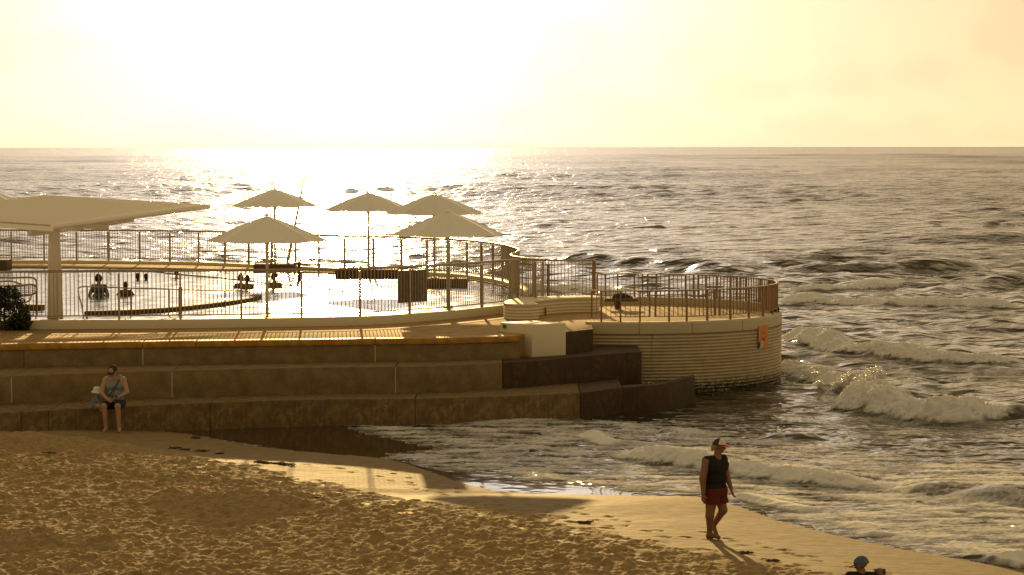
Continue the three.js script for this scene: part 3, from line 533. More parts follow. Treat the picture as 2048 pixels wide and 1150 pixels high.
// ---------- curved ledge in the pool with its handrail ----------
{
  const base = line([[172, 629], [215, 629], [265, 626.5], [310, 624], [348, 621], [395, 616], [440, 610.5], [485, 603.5], [505, 599], [513, 595]], WATER), c = spaced(base, 0.25), nr = (i) => { const t = c[Math.min(c.length - 1, i + 1)].clone().sub(c[Math.max(0, i - 1)]).normalize(); return V(t.z, 0, -t.x); };
  solo('pool_ledge', prism([...c.map((p, i) => p.clone().addScaledVector(nr(i), -0.16)), ...c.map((p, i) => p.clone().addScaledVector(nr(i), 0.16)).reverse()], WATER - 0.06, WATER + 0.1, 0.04), M.darkBlock, 'long curved dark ledge rising just above the pool water', 'ledge');
  const g = thing('handrail', 'thin metal handrail on posts along the curved pool ledge', 'handrail');
  const rail = [[156, 596, 575], [166, 631, 574], [200, 630, 574], [262, 627.5, 576.5], [338, 623, 578], [400, 617, 580], [450, 611, 581], [482, 606, 579.5]].map(([x, b, t]) => { const q = onY(x, Math.max(b, 604), WATER); return onD(x, t, -q.z - 0.0); });
  part('rail', tube([onD(167, 633, 60.6), onD(163, 610, 60.6), onD(156, 581, 60.6), onD(158, 575.5, 60.6), ...rail.slice(2)], 0.017, 80, 8), M.steel, g);
  for (const [x, b, t] of [[174, 640, 574.3], [262, 633, 576.7], [338, 627, 578], [450, 613, 581]]) { const k = onD(x, t, -rail[2].z); const q = onY(x, b, WATER - 0.02), T = onD(x, t, -q.z); part('post', rod(q, T, 0.02, 0.02, 8), M.timber, g); }
}
{
  const pile = (px, by, ty, r, label) => { const a = onY(px, by, WATER - 0.05), b = onD(px, ty, -a.z); solo('pile', rod(a, b, r, r * 0.95, 12), M.timber, label, 'post'); };
  pile(360.5, 631, 574, 0.05, 'short timber post standing in front of the curved pool ledge');
  pile(598, 562, 524, 0.055, 'timber pile rising from the pool beside the dark block');
  const q = [onD(250, 538.5, 84)], rope = [onY(60, 545, WATER + 0.01), onY(250, 540, WATER + 0.01), onY(360, 549, WATER + 0.015), onY(440, 556, WATER + 0.01), onY(540, 567, WATER + 0.012), onY(640, 577, WATER + 0.01), onY(700, 585, WATER + 0.01)];
  solo('lane_rope', tube(rope, 0.022, 120, 6), mat(0.3, 0.24, 0.15, 0.7), 'thin floating rope stretched across the pool', 'rope');
}
// ---------- hanging board on the fence ----------
{
  const a = onY(797, 628.5, POOL), b = onY(855, 624.5, POOL), y0 = onD(826, 606.5, -a.z).y, y1 = onD(826, 541.5, -a.z).y;
  const d = b.clone().sub(a), g = new THREE.BoxGeometry(d.length(), y1 - y0, 0.012); g.rotateY(-Math.atan2(d.z, d.x)); g.translate((a.x + b.x) / 2, (y0 + y1) / 2, (a.z + b.z) / 2 - 0.03);
  solo('notice_board', g, mat(0.2, 0.17, 0.12, 0.6, { map: rep(mottle, 1.1) }), 'plain dark rectangular board hung on the pool fence bars', 'board');
}
// ---------- wide posts where the fences meet ----------
for (const [px, by, ty, w, label] of [[1030, 600, 521, 0.24, 'broad brown timber post where the two pool fences meet'], [1097, 598, 529, 0.085, 'slim brown post behind the serpentine bench'], [1067, 600, 527, 0.05, 'thin brown post between the broad post and the slim post']]) {
  const a = onY(px, by, POOL - 0.05); const h = onD(px, ty, -a.z).y - a.y; solo('timber_post', prism([V(-w / 2, 0, w / 2), V(w / 2, 0, w / 2), V(w / 2, 0, -w / 2), V(-w / 2, 0, -w / 2)], 0, h, 0.012).translate(a.x, a.y, a.z - 0.35), M.timber, label, 'post');
}
// ---------- leaning mast ----------
solo('leaning_mast', rod(V(onD(573, 531, 85).x, POOL, -85), onD(612, 340, 85), 0.055, 0.032, 8), mat(0.3, 0.22, 0.12, 0.5), 'thin leaning mast behind the umbrellas on the seaward walkway', 'mast');
// ---------- handrail loop and mesh panel near the shrub ----------
{
  const D = 61.2, P = (x, y) => onD(x, y, D);
  const g = thing('access_rail', 'looped metal handrail beside the shrub at the pool edge', 'handrail');
  part('rail', tube([P(-60, 555.5), P(-20, 555.5), P(30, 555.5), P(60, 555), P(68, 556.5), P(72.5, 562), P(73, 572)], 0.025, 60, 8), M.steel, g);
  part('lower_rail', tube([P(-60, 572), P(-20, 566), P(0, 563.5), P(22, 562.5), P(43, 568.5)], 0.02, 40, 8), M.steel, g);
  part('post', rod(P(72.5, 570), V(P(72.5, 635).x, WATER - 0.03, -D), 0.018), M.timber, g);
  part('post', rod(P(-25, 556), V(P(-25, 635).x, WATER - 0.03, -D), 0.018), M.timber, g);
  const m = thing('mesh_panel', 'rounded woven panel in a tube frame behind the shrub', 'panel');
  const o = [P(-50, 572), P(0, 573), P(40, 571), P(65, 569.5), P(72, 573), P(73.5, 580), P(70, 586), P(62, 589.5), P(40, 592), P(0, 594), P(-50, 595)];
  part('frame', tube(o, 0.026, 90, 8), M.steel, m);
  for (let x = -48; x < 72; x += 4.2) part('strand', rod(P(x, 571.5), P(x, 592.5 - (x > 60 ? (x - 60) * 0.5 : 0)), 0.007, 0.007, 5).translate(0, 0, 0.02), M.timber, m);
  for (let y = 574; y < 591; y += 3.6) part('strand', rod(P(-50, y), P(72 - (y > 584 ? 5 : 0), y), 0.007, 0.007, 5), M.timber, m);
  part('support', tube([P(63, 590), P(61, 598), P(55, 603.5), P(42, 605), P(30, 605)], 0.02, 30, 8), M.steel, m);
  part('support', rod(P(50, 604), V(P(50, 635).x, WATER - 0.03, -D), 0.02), M.steel, m);
}
// ---------- shrub ----------
{
  const c = onY(10, 660, DECK), g = thing('shrub', 'dense dark leafy shrub at the end of the white kerb', 'shrub', V(c.x, DECK, c.z));
  const r = rng(91), geos = [], leaf = new THREE.BufferGeometry(); leaf.setAttribute('position', new THREE.Float32BufferAttribute([0, 0, 0, 0.02, 0.02, 0.008, 0, 0.06, 0, -0.02, 0.02, 0.008], 3)); leaf.setIndex([0, 1, 2, 0, 2, 3]); leaf.computeVertexNormals();
  const lobes = [[0, 0.5, 0, 0.52], [0.3, 0.34, 0.05, 0.34], [-0.45, 0.55, 0, 0.5], [0.12, 0.78, 0, 0.28], [-0.2, 0.8, 0.05, 0.3], [0.42, 0.2, 0.1, 0.24], [-0.9, 0.5, 0, 0.5]], pos = [], idx = [], m = new THREE.Matrix4(), v = V();
  for (let i = 0; i < 5200; i++) {
    const L = lobes[Math.floor(r() * lobes.length)], th = r() * 6.283, ph = Math.acos(2 * r() - 1), q = L[3] * (0.45 + 0.6 * Math.cbrt(r())), x = L[0] + q * Math.sin(ph) * Math.cos(th), y = Math.max(0.02, L[1] + q * Math.cos(ph)), z = L[2] + q * Math.sin(ph) * Math.sin(th) * 0.8, s = 0.7 + r() * 0.9;
    m.makeRotationFromEuler(new THREE.Euler(r() * 6.3, r() * 6.3, r() * 6.3)); const b = pos.length / 3;
    for (let k = 0; k < 4; k++) { v.fromBufferAttribute(leaf.attributes.position, k).multiplyScalar(s).applyMatrix4(m); pos.push(v.x + x, v.y + y, v.z + z); }
    idx.push(b, b + 1, b + 2, b, b + 2, b + 3);
  }
  const G = new THREE.BufferGeometry(); G.setAttribute('position', new THREE.Float32BufferAttribute(pos, 3)); G.setIndex(idx); G.computeVertexNormals();
  part('foliage', G, new THREE.MeshPhysicalMaterial({ color: C(0.035, 0.04, 0.014), roughness: 0.45, transmission: 0.12, thickness: 0, side: THREE.DoubleSide }), g);
  for (let i = 0; i < 7; i++) part('stem', rod(V((i - 3) * 0.06, -0.01, 0), V((i - 3) * 0.16, 0.6, (r() - 0.5) * 0.3), 0.018, 0.007, 6), M.timber, g);
}

// ---------- foam: churned strips over the breaking waves, thin lace on the water between them, spray ----------
M.foam = new THREE.MeshPhysicalMaterial({ color: C(0.97, 0.97, 0.98), roughness: 0.9, transmission: 0.3, thickness: 0, transparent: true, vertexColors: true, side: THREE.DoubleSide });
const foamMesh = (P, A4, I, label) => {
  const g = new THREE.BufferGeometry(); g.setAttribute('position', new THREE.Float32BufferAttribute(P, 3)); const c = new Float32Array(P.length / 3 * 4); for (let i = 0; i < A4.length; i++) { c[i * 4] = c[i * 4 + 1] = c[i * 4 + 2] = 1; c[i * 4 + 3] = A4[i]; }
  g.setAttribute('color', new THREE.BufferAttribute(c, 4)); g.setIndex(I); g.computeVertexNormals();
  const m = part(numbered('sea_foam'), g, M.foam); return tag(m, label, 'foam', null, 'stuff');
};
const drops = [];
const billow = (x, y, z) => { let s = 0, a = 1, f = 1; for (let o = 0; o < 3; o++) { s += a * (1 - Math.abs(n3(x * f, y * f, z * f)) * 1.6); f *= 2.3; a *= 0.5; } return s / 1.75; };
{
  const r = rng(303);
  for (const b of BREAKERS) {
    if (b.foam < 0.3) continue;
    const nS = Math.ceil(b.len / 0.05), back = -0.9 * b.h - 0.5 * b.w - 0.25, frontN = b.w * 1.75 + 0.12, nN = Math.ceil((frontN - back) / 0.04), c = curveThrough(b.pts), P = [], A4 = [], I = [];
    for (let i = 0; i <= nS; i++) {
      const t = i / nS, p = c.getPointAt(t), tg = c.getTangentAt(t), s = t * b.len, nx = -tg.z, nz = tg.x;
      const end = smooth(0, 0.12, t) * smooth(0, 0.12, 1 - t), patch = b.foam * clamp(0.95 + 0.4 * n2(s * 0.5, b.h * 70 + 3));
      const edge = 0.25 * b.w * n2(s * 1.9, b.h * 55) + 0.12 * b.w * n2(s * 6, 3);
      for (let j = 0; j <= nN; j++) {
        const n = lerp(back, frontN, j / nN), x = p.x + nx * n, z = p.z + nz * n, base = seaH(x, z, 2);
        const body = smooth(back, -0.2 * b.h, n) * (1 - smooth(b.w * 0.9, frontN, n - edge)), lump = billow(x * 2.6, base * 3, z * 2.6), fineL = billow(x * 8, base * 9, z * 8);
        const up = end * patch * body * (0.045 + b.h * (0.22 * lump + 0.2 * fineL - 0.08)), push = end * patch * body * b.h * 0.2 * lump;
        P.push(x + nx * push, base + 0.006 + up, z + nz * push);
        A4.push(clamp(end * patch * (1.7 * body - 0.55 + 0.9 * fineL * body + 0.35 * n2(x * 5, z * 5) - (n < 0 ? 0.5 * smooth(0, -back, -n) : 0))));
        if (r() < 0.045 * patch * end * body * (n > -0.3 * b.h && n < 0.3 * b.w ? 1 : 0.12)) drops.push([x + (r() - 0.5) * 0.15, base + up + b.h * 0.5 * Math.pow(r(), 2.2), z + (r() - 0.5) * 0.2, 0.005 + 0.013 * r() * r()]);
      }
    }
    const w = nN + 1; for (let i = 0; i < nS; i++) for (let j = 0; j < nN; j++) { const k = i * w + j; if (A4[k] + A4[k + 1] + A4[k + w] + A4[k + w + 1] > 0.05) I.push(k, k + 1, k + w, k + 1, k + w + 1, k + w); }
    foamMesh(P, A4, I, 'churned white foam along a breaking wave');
  }
}
// lace: thin foam lying on the water; the sheet's front edges are traced
{
  const sheets = [
    { poly: line([[668, 848], [720, 866], [800, 884], [870, 899], [762, 909], [800, 922], [850, 937], [960, 954], [1100, 967], [1200, 977], [1262, 987], [1400, 989], [1470, 1006], [1550, 1036], [1650, 1062], [1750, 1084], [1850, 1104], [2048, 1136], [2400, 1190], [2400, 1000], [2048, 930], [1700, 900], [1500, 868], [1300, 845], [1120, 838], [900, 838], [760, 846]], 0), a: 0.78 },
    { poly: line([[1560, 690], [1700, 700], [2100, 720], [2100, 880], [1700, 880], [1500, 830], [1540, 770]], 0), a: 0.3 },
    { poly: line([[1540, 560], [2100, 560], [2100, 690], [1570, 670]], 0), a: 0.16 },
    { poly: line([[980, 560], [1300, 560], [1300, 610], [980, 610]], 0), a: 0.2 },
  ];
  for (const s of sheets) { const f = s.poly.concat([s.poly[0]]); s.near = f; s.b = [Math.min(...f.map((p) => p.x)) - 1, Math.max(...f.map((p) => p.x)) + 1, Math.min(...f.map((p) => p.z)) - 1, Math.max(...f.map((p) => p.z)) + 1]; }
  const amount = (x, z) => {
    let a = 0;
    for (const s of sheets) {
      if (x < s.b[0] || x > s.b[1] || z < s.b[2] || z > s.b[3]) continue;
      const wx = x + 0.12 * n2(x * 1.7, z * 1.7), wz = z + 0.12 * n2(x * 1.7 + 9, z * 1.7);
      if (!inside(wx, wz, s.poly)) continue;
      const e = Math.abs(segDist(wx, wz, s.near)), rim = 0.75 * Math.exp(-e / 0.05) * (s.a > 0.5 ? 1 : 0);
      const st = fbm(x * 0.55, z * 1.25, 4), cells = 1 - Math.abs(n2(x * 2.1 + 3 * st, z * 3.6)) * 1.6, finer = 1 - Math.abs(n2(x * 6 + 2 * st, z * 9)) * 1.5;
      a = Math.max(a, rim + s.a * smooth(0, 0.5, e) * Math.pow(clamp(0.5 + 0.9 * st + 0.5 * cells * finer + 0.2 * n2(x * 14, z * 18)), 1.5));
    }
    return clamp(a);
  };
  const make = (x0, x1, z0, z1, dx, dz) => {
    const nx = Math.ceil((x1 - x0) / dx), nz = Math.ceil((z1 - z0) / dz), P = [], A4 = [], I = [], w = nx + 1;
    for (let j = 0; j <= nz; j++) for (let i = 0; i <= nx; i++) { const x = x0 + i * dx, z = z0 + j * dz, a = inland(x, z) > 1.2 ? 0 : amount(x, z); A4.push(a); P.push(x, a > 0 ? seaH(x, z, 0.9) + 0.008 + 0.012 * a : 0, z); }
    for (let j = 0; j < nz; j++) for (let i = 0; i < nx; i++) { const k = j * w + i; if (A4[k] > 0.02 && A4[k + 1] > 0.02 && A4[k + w] > 0.02 && A4[k + w + 1] > 0.02) I.push(k, k + w, k + 1, k + 1, k + w, k + w + 1); }
    const map = new Int32Array(P.length / 3).fill(-1), p = [], q = []; let n = 0;
    for (let t = 0; t < I.length; t++) { const k = I[t]; if (map[k] < 0) { map[k] = n++; p.push(P[k * 3], P[k * 3 + 1], P[k * 3 + 2]); q.push(A4[k]); } I[t] = map[k]; }
    foamMesh(p, q, I, 'thin lacy foam drifting on the water');
  };
  make(-4.5, 11, -57, -33, 0.055, 0.09);
  make(5.5, 19, -112, -57, 0.12, 0.2);
  make(-2, 7, -112, -90, 0.14, 0.22);
}
// plume thrown up where two waves meet, and the drops flung off the crests
{
  const r = rng(404), top = (px, py, d) => onD(px, py, d);
  const D = 60.8, plume = [[1662, 782, 8], [1678, 768, 12], [1690, 758, 12], [1702, 750, 10], [1724, 760, 16], [1738, 748, 16], [1752, 742, 13], [1764, 750, 10], [1700, 772, 16], [1670, 772, 9], [1730, 770, 18], [1640, 768, 8], [1710, 800, 8], [1612, 744, 9], [1632, 748, 8]];
  for (const [px, py, s] of plume) for (let i = 0; i < 150; i++) { const a = r() * 6.283, q = s * Math.sqrt(r()) * (0.6 + 0.7 * r()), p = top(px + Math.cos(a) * q, py + Math.sin(a) * q * 0.75, D + (r() - 0.5) * 0.5); drops.push([p.x, Math.max(0.02, p.y), p.z, 0.008 + 0.03 * r() * r()]); }
  const geo = new THREE.IcosahedronGeometry(1, 1), m = new THREE.InstancedMesh(geo, new THREE.MeshPhysicalMaterial({ color: C(0.94, 0.94, 0.93), roughness: 0.25, transmission: 0.4, thickness: 0 }), drops.length), o = new THREE.Object3D();
  drops.forEach(([x, y, z, s], i) => { o.position.set(x, y, z); o.scale.set(s * (0.8 + 0.5 * r()), s * (0.7 + 0.5 * r()), s); o.updateMatrix(); m.setMatrixAt(i, o.matrix); });
  m.name = 'sea_spray'; shade(m); tag(m, 'white spray flung up from the breaking waves', 'spray', null, 'stuff'); scene.add(m);
}

// ---------- people: one smooth surface per body, clothes and caps as their own surfaces ----------
function nets(sdf, lo, hi, h) {                       // surface nets over a box
  const n = [0, 1, 2].map((k) => Math.ceil((hi[k] - lo[k]) / h) + 2), [nx, ny, nz] = n, f = new Float32Array(nx * ny * nz), id = new Int32Array(nx * ny * nz).fill(-1), P = [], I = [];
  for (let z = 0, k = 0; z < nz; z++) for (let y = 0; y < ny; y++) for (let x = 0; x < nx; x++, k++) f[k] = sdf(lo[0] + x * h, lo[1] + y * h, lo[2] + z * h);
  const v = new Float32Array(8);
  const at = (x, y, z) => (z * ny + y) * nx + x;
  for (let z = 0; z < nz - 1; z++) for (let y = 0; y < ny - 1; y++) for (let x = 0; x < nx - 1; x++) {
    if (Math.abs(f[at(x, y, z)]) > 3 * h) continue;
    let m = 0, sx = 0, sy = 0, sz = 0, c = 0;
    for (let i = 0; i < 8; i++) { v[i] = f[at(x + (i & 1), y + (i >> 1 & 1), z + (i >> 2))]; if (v[i] < 0) m |= 1 << i; }
    if (!m || m === 255) continue;
    for (let a = 0; a < 8; a++) for (let b = 0; b < 3; b++) { const q = a | 1 << b; if (q === a || ((m >> a) & 1) === ((m >> q) & 1)) continue; const t = v[a] / (v[a] - v[q]); sx += (a & 1) + (b === 0 ? t : 0); sy += (a >> 1 & 1) + (b === 1 ? t : 0); sz += (a >> 2) + (b === 2 ? t : 0); c++; }
    id[at(x, y, z)] = P.length / 3; P.push(lo[0] + (x + sx / c) * h, lo[1] + (y + sy / c) * h, lo[2] + (z + sz / c) * h);
  }
  for (let z = 1; z < nz - 1; z++) for (let y = 1; y < ny - 1; y++) for (let x = 1; x < nx - 1; x++) {
    const k = at(x, y, z), s = f[k] < 0;
    const quad = (k2, a, b, c, d) => { if ((f[k2] < 0) === s || a < 0 || b < 0 || c < 0 || d < 0) return; s ? I.push(a, b, c, a, c, d) : I.push(a, c, b, a, d, c); };
    quad(at(x + 1, y, z), id[at(x, y - 1, z - 1)], id[at(x, y, z - 1)], id[k], id[at(x, y - 1, z)]);
    quad(at(x, y + 1, z), id[at(x - 1, y, z - 1)], id[at(x - 1, y, z)], id[k], id[at(x, y, z - 1)]);
    quad(at(x, y, z + 1), id[at(x - 1, y - 1, z)], id[at(x, y - 1, z)], id[k], id[at(x - 1, y, z)]);
  }
  const g = new THREE.BufferGeometry(); g.setAttribute('position', new THREE.Float32BufferAttribute(P, 3)); g.setIndex(I); g.computeVertexNormals(); return g;
}
const capsule = (b, x, y, z) => { const ax = b[0], ay = b[1], az = b[2], ux = b[3] - ax, uy = b[4] - ay, uz = b[5] - az, px = x - ax, py = y - ay, pz = z - az, L = ux * ux + uy * uy + uz * uz; let t = L > 0 ? (px * ux + py * uy + pz * uz) / L : 0; t = t < 0 ? 0 : t > 1 ? 1 : t; const ex = px - ux * t, ey = py - uy * t, ez = pz - uz * t; return Math.sqrt(ex * ex + ey * ey + ez * ez) - b[6] - (b[7] - b[6]) * t; };
const smin = (a, b, k) => { const h = clamp(0.5 + 0.5 * (b - a) / k); return lerp(b, a, h) - k * h * (1 - h); };
const union = (bones, k = 0.03) => (x, y, z) => { let d = 9; for (let i = 0; i < bones.length; i++) { const c = capsule(bones[i], x, y, z); d = Math.abs(c - d) < k ? smin(d, c, k) : c < d ? c : d; } return d; };
const boundsOf = (bones, pad = 0.03) => { const lo = [9, 9, 9], hi = [-9, -9, -9]; for (const b of bones) for (const [o, r] of [[0, 6], [3, 7]]) for (let k = 0; k < 3; k++) { lo[k] = Math.min(lo[k], b[o + k] - b[r] - pad); hi[k] = Math.max(hi[k], b[o + k] + b[r] + pad); } return [lo, hi]; };
const flesh = (bones, h = 0.012, k = 0.03) => { const [lo, hi] = boundsOf(bones); return nets(union(bones, k), lo, hi, h); };
const bone = (a, b, ra, rb = ra) => [...a, ...b, ra, rb];
// a hand: palm and five bent fingers. dir = where the fingers point, side = towards the thumb, nor = out of the back of the hand
function handBones(w, dir, side, curl = 0.5, s = 1) {
  const D = V(...dir).normalize(), S = V(...side).addScaledVector(D, -V(...side).dot(D)).normalize(), Nn = D.clone().cross(S), W = V(...w), out = [], pt = (d, sd, n) => { const q = W.clone().addScaledVector(D, d * s).addScaledVector(S, sd * s).addScaledVector(Nn, n * s); return [q.x, q.y, q.z]; };
  for (const o of [-0.03, -0.01, 0.01, 0.028]) out.push(bone(pt(0, o * 0.5, 0), pt(0.075, o, 0), 0.017 * s, 0.014 * s));
  [[0.029, 0.064], [0.0095, 0.072], [-0.0105, 0.067], [-0.03, 0.052]].forEach(([o, L]) => { const a = pt(0.078, o, 0), c1 = Math.cos(curl), s1 = Math.sin(curl), b = pt(0.078 + L * 0.5 * c1, o, -L * 0.5 * s1), c2 = Math.cos(curl * 2.1), s2 = Math.sin(curl * 2.1), e = pt(0.078 + L * 0.5 * c1 + L * 0.5 * c2, o, -L * 0.5 * s1 - L * 0.5 * s2); out.push(bone(a, b, 0.0095 * s, 0.0088 * s), bone(b, e, 0.0088 * s, 0.0075 * s)); });
  out.push(bone(pt(0.018, 0.028, 0), pt(0.048, 0.053, -0.012), 0.012 * s, 0.0105 * s), bone(pt(0.048, 0.053, -0.012), pt(0.075, 0.056, -0.026), 0.0105 * s, 0.0085 * s));
  return out;
}
// a head with face, built upright at the origin of its own frame, looking along +x
function headGeo(s = 1) {
  const b = [bone([-0.012, 0.03, 0], [0.012, 0.028, 0], 0.083, 0.08), bone([0.03, -0.035, 0], [0.045, -0.07, 0], 0.052, 0.036), bone([0.088, 0.012, 0], [0.106, -0.028, 0], 0.009, 0.014), bone([0.078, 0.032, -0.03], [0.078, 0.032, 0.03], 0.016, 0.016), bone([0.083, -0.052, -0.016], [0.083, -0.052, 0.016], 0.008, 0.008), bone([-0.004, 0.018, 0.083], [-0.008, -0.022, 0.08], 0.014, 0.009), bone([-0.004, 0.018, -0.083], [-0.008, -0.022, -0.08], 0.014, 0.009)];
  const u = union(b, 0.02), g = nets((x, y, z) => Math.max(u(x, y, z), 0.013 - Math.hypot(x - 0.098, y - 0.012, Math.abs(z) - 0.032)), [-0.12, -0.13, -0.12], [0.14, 0.14, 0.12], 0.006);
  return g.scale(s, s, s);
}
const place = (g, pos, yaw, pitch = 0, roll = 0) => g.applyMatrix4(new THREE.Matrix4().makeRotationFromEuler(new THREE.Euler(roll, yaw, pitch, 'YZX')).setPosition(...pos));
function capGeo(s = 1, brim = true) {
  const dome = nets((x, y, z) => Math.max(Math.hypot(x, y / 0.98, z * 1.08) - 0.101, -y + 0.0 - 0.004, -(Math.hypot(x, y / 0.98, z * 1.08) - 0.09)), [-0.13, -0.03, -0.12], [0.13, 0.13, 0.12], 0.006);
  const b = nets((x, y, z) => Math.max(Math.hypot((x - 0.1) / 1.0, z * 1.05) - 0.088, Math.abs(y - 0.006 + 2.2 * z * z + 0.15 * Math.max(0, x - 0.1)) - 0.005, 0.09 - Math.hypot(x, z * 1.08)), [0.0, -0.07, -0.11], [0.22, 0.05, 0.11], 0.005);
  return { dome: dome.scale(s, s, s), brim: b.scale(s, s, s) };
}
const clothOver = (bones, grow, cut, h = 0.011, k = 0.03) => { const bs = bones.map((b) => [...b.slice(0, 6), b[6] + grow, b[7] + grow]), u = union(bs, k), [lo, hi] = boundsOf(bs); return nets((x, y, z) => Math.max(u(x, y, z) + 0.004 * n3(x * 14, y * 9, z * 14), cut(x, y, z)), lo, hi, h); };
const skin = mat(0.21, 0.10, 0.05, 0.6), skinFair = mat(0.42, 0.25, 0.16, 0.6);
const joined = (gs) => mergeGeometries(gs.map((g) => { const q = g.index ? g.toNonIndexed() : g; for (const n of Object.keys(q.attributes)) if (n !== 'position' && n !== 'normal') q.deleteAttribute(n); return q; }));
function person(geo, m, pos, turn, label, group) { const o = shade(new THREE.Mesh(geo, m)); o.name = numbered('person'); o.position.copy(pos); o.rotation.y = turn; scene.add(o); return tag(o, label, 'person', group); }

// the woman walking along the waterline
{
  const pos = onSand(1425, 1076), s = F / -pos.z / 127.0 * 0 + 1;
  const arms = [bone([-0.115, 1.2, 0.13], [-0.165, 0.94, 0.15], 0.064, 0.053), bone([-0.165, 0.94, 0.15], [-0.158, 0.72, 0.17], 0.051, 0.033), bone([0.165, 1.2, -0.12], [0.225, 0.95, -0.1], 0.062, 0.051), bone([0.225, 0.95, -0.1], [0.285, 0.765, -0.03], 0.048, 0.032)];
  const legs = [bone([-0.015, 0.68, 0.06], [-0.05, 0.36, 0.09], 0.106, 0.064), bone([-0.05, 0.36, 0.09], [-0.047, 0.08, 0.05], 0.064, 0.039), bone([-0.047, 0.06, 0.05], [0.09, 0.028, 0.1], 0.039, 0.030), bone([-0.07, 0.035, 0.045], [-0.03, 0.03, 0.055], 0.037, 0.034),
    bone([0.095, 0.68, -0.06], [0.165, 0.43, -0.02], 0.103, 0.063), bone([0.165, 0.43, -0.02], [0.02, 0.17, -0.12], 0.062, 0.038), bone([0.02, 0.16, -0.12], [0.07, 0.045, -0.06], 0.039, 0.030)];
  const torso = [bone([-0.005, 0.74, 0.045], [0.09, 0.74, -0.045], 0.127, 0.127), bone([0.0, 0.92, 0.03], [0.09, 0.92, -0.04], 0.119, 0.119), bone([-0.03, 1.12, 0.07], [0.13, 1.12, -0.07], 0.110, 0.110), bone([0.045, 1.08, 0.09], [0.13, 1.08, 0.0], 0.077, 0.077), bone([-0.1, 1.21, 0.1], [0.155, 1.21, -0.1], 0.061, 0.061), bone([0.055, 1.2, 0], [0.085, 1.36, 0.01], 0.064, 0.055)];
  const hd = () => place(headGeo(0.98), [0.095, 1.425, 0.015], -0.42, -0.12);
  const body = joined([flesh([...arms, ...legs, ...torso]), hd(), flesh([...handBones([-0.158, 0.7, 0.17], [0.02, -1, 0.06], [0.6, 0, 0.8], 0.45), ...handBones([0.288, 0.755, -0.025], [0.25, -1, 0.1], [-0.2, 0, 1], 0.35)], 0.0055, 0.008)]);
  const w = person(body, skin, pos, 0, 'person in black sleeveless top, red shorts and cap walking barefoot on damp sand');
  const tBones = torso.slice(0, 5);
  part('sleeveless_top', clothOver([...tBones, bone([-0.1, 1.2, 0.11], [-0.085, 1.12, 0.1], 0.05, 0.04), bone([0.16, 1.2, -0.11], [0.145, 1.12, -0.09], 0.05, 0.04)], 0.017, (x, y, z) => Math.max(0.735 - y, y - 1.285, Math.hypot(x - 0.1, (y - 1.31) * 0.9, z - 0.05) < 0.0 ? 1 : -1, 0.085 - Math.hypot(x - 0.105, y - 1.3, z - 0.03))), mat(0.007, 0.006, 0.006, 0.95), w);
  part('shorts', clothOver([torso[0], ...[legs[0], legs[4]].map((b) => [...b.slice(0, 7), b[6] * 0.96])], 0.018, (x, y) => Math.max(0.545 - y, y - 0.79)), mat(0.11, 0.009, 0.006, 0.9), w);
  const c = capGeo(1.03), hp = [0.093, 1.445, 0.015];
  const cap = part('cap', place(c.dome, hp, -0.42, -0.1), mat(0.035, 0.028, 0.028, 0.8), w);
  part('brim', place(c.brim, hp, -0.42, -0.1), mat(0.62, 0.075, 0.05, 0.8), cap);
  const fr = nets((x, y, z) => Math.max(Math.hypot(x, y / 0.98, z * 1.08) - 0.106, 0.012 - y, 0.02 - x, -(Math.hypot(x, y / 0.98, z * 1.08) - 0.098)), [0, 0, -0.12], [0.13, 0.13, 0.12], 0.005).scale(1.03, 1.03, 1.03);
  part('front_panel', place(fr, hp, -0.42, -0.1), mat(0.62, 0.6, 0.57, 0.8), cap);
  const gl = [bone([0.088, 0.018, -0.055], [0.1, 0.016, -0.012], 0.02, 0.02), bone([0.088, 0.018, 0.055], [0.1, 0.016, 0.012], 0.02, 0.02), bone([0.085, 0.022, 0.06], [-0.01, 0.03, 0.09], 0.006, 0.005), bone([0.085, 0.022, -0.06], [-0.01, 0.03, -0.09], 0.006, 0.005)];
  part('sunglasses', place(flesh(gl, 0.005, 0.006), [0.097, 1.425, 0.015], -0.42, -0.12), mat(0.01, 0.008, 0.008, 0.15), w);
  const hair = [bone([-0.06, 0.03, 0], [-0.08, -0.03, 0], 0.05, 0.045), bone([-0.08, -0.02, 0], [-0.105, -0.075, 0.0], 0.026, 0.015), bone([-0.04, -0.02, 0.06], [-0.05, -0.05, 0.05], 0.03, 0.02), bone([-0.04, -0.02, -0.06], [-0.05, -0.05, -0.05], 0.03, 0.02)];
  part('hair', place(flesh(hair, 0.008, 0.02), [0.093, 1.425, 0.015], -0.42, -0.1), new THREE.MeshPhysicalMaterial({ color: C(0.42, 0.2, 0.06), roughness: 0.6, transmission: 0.25, thickness: 0 }), w);
}
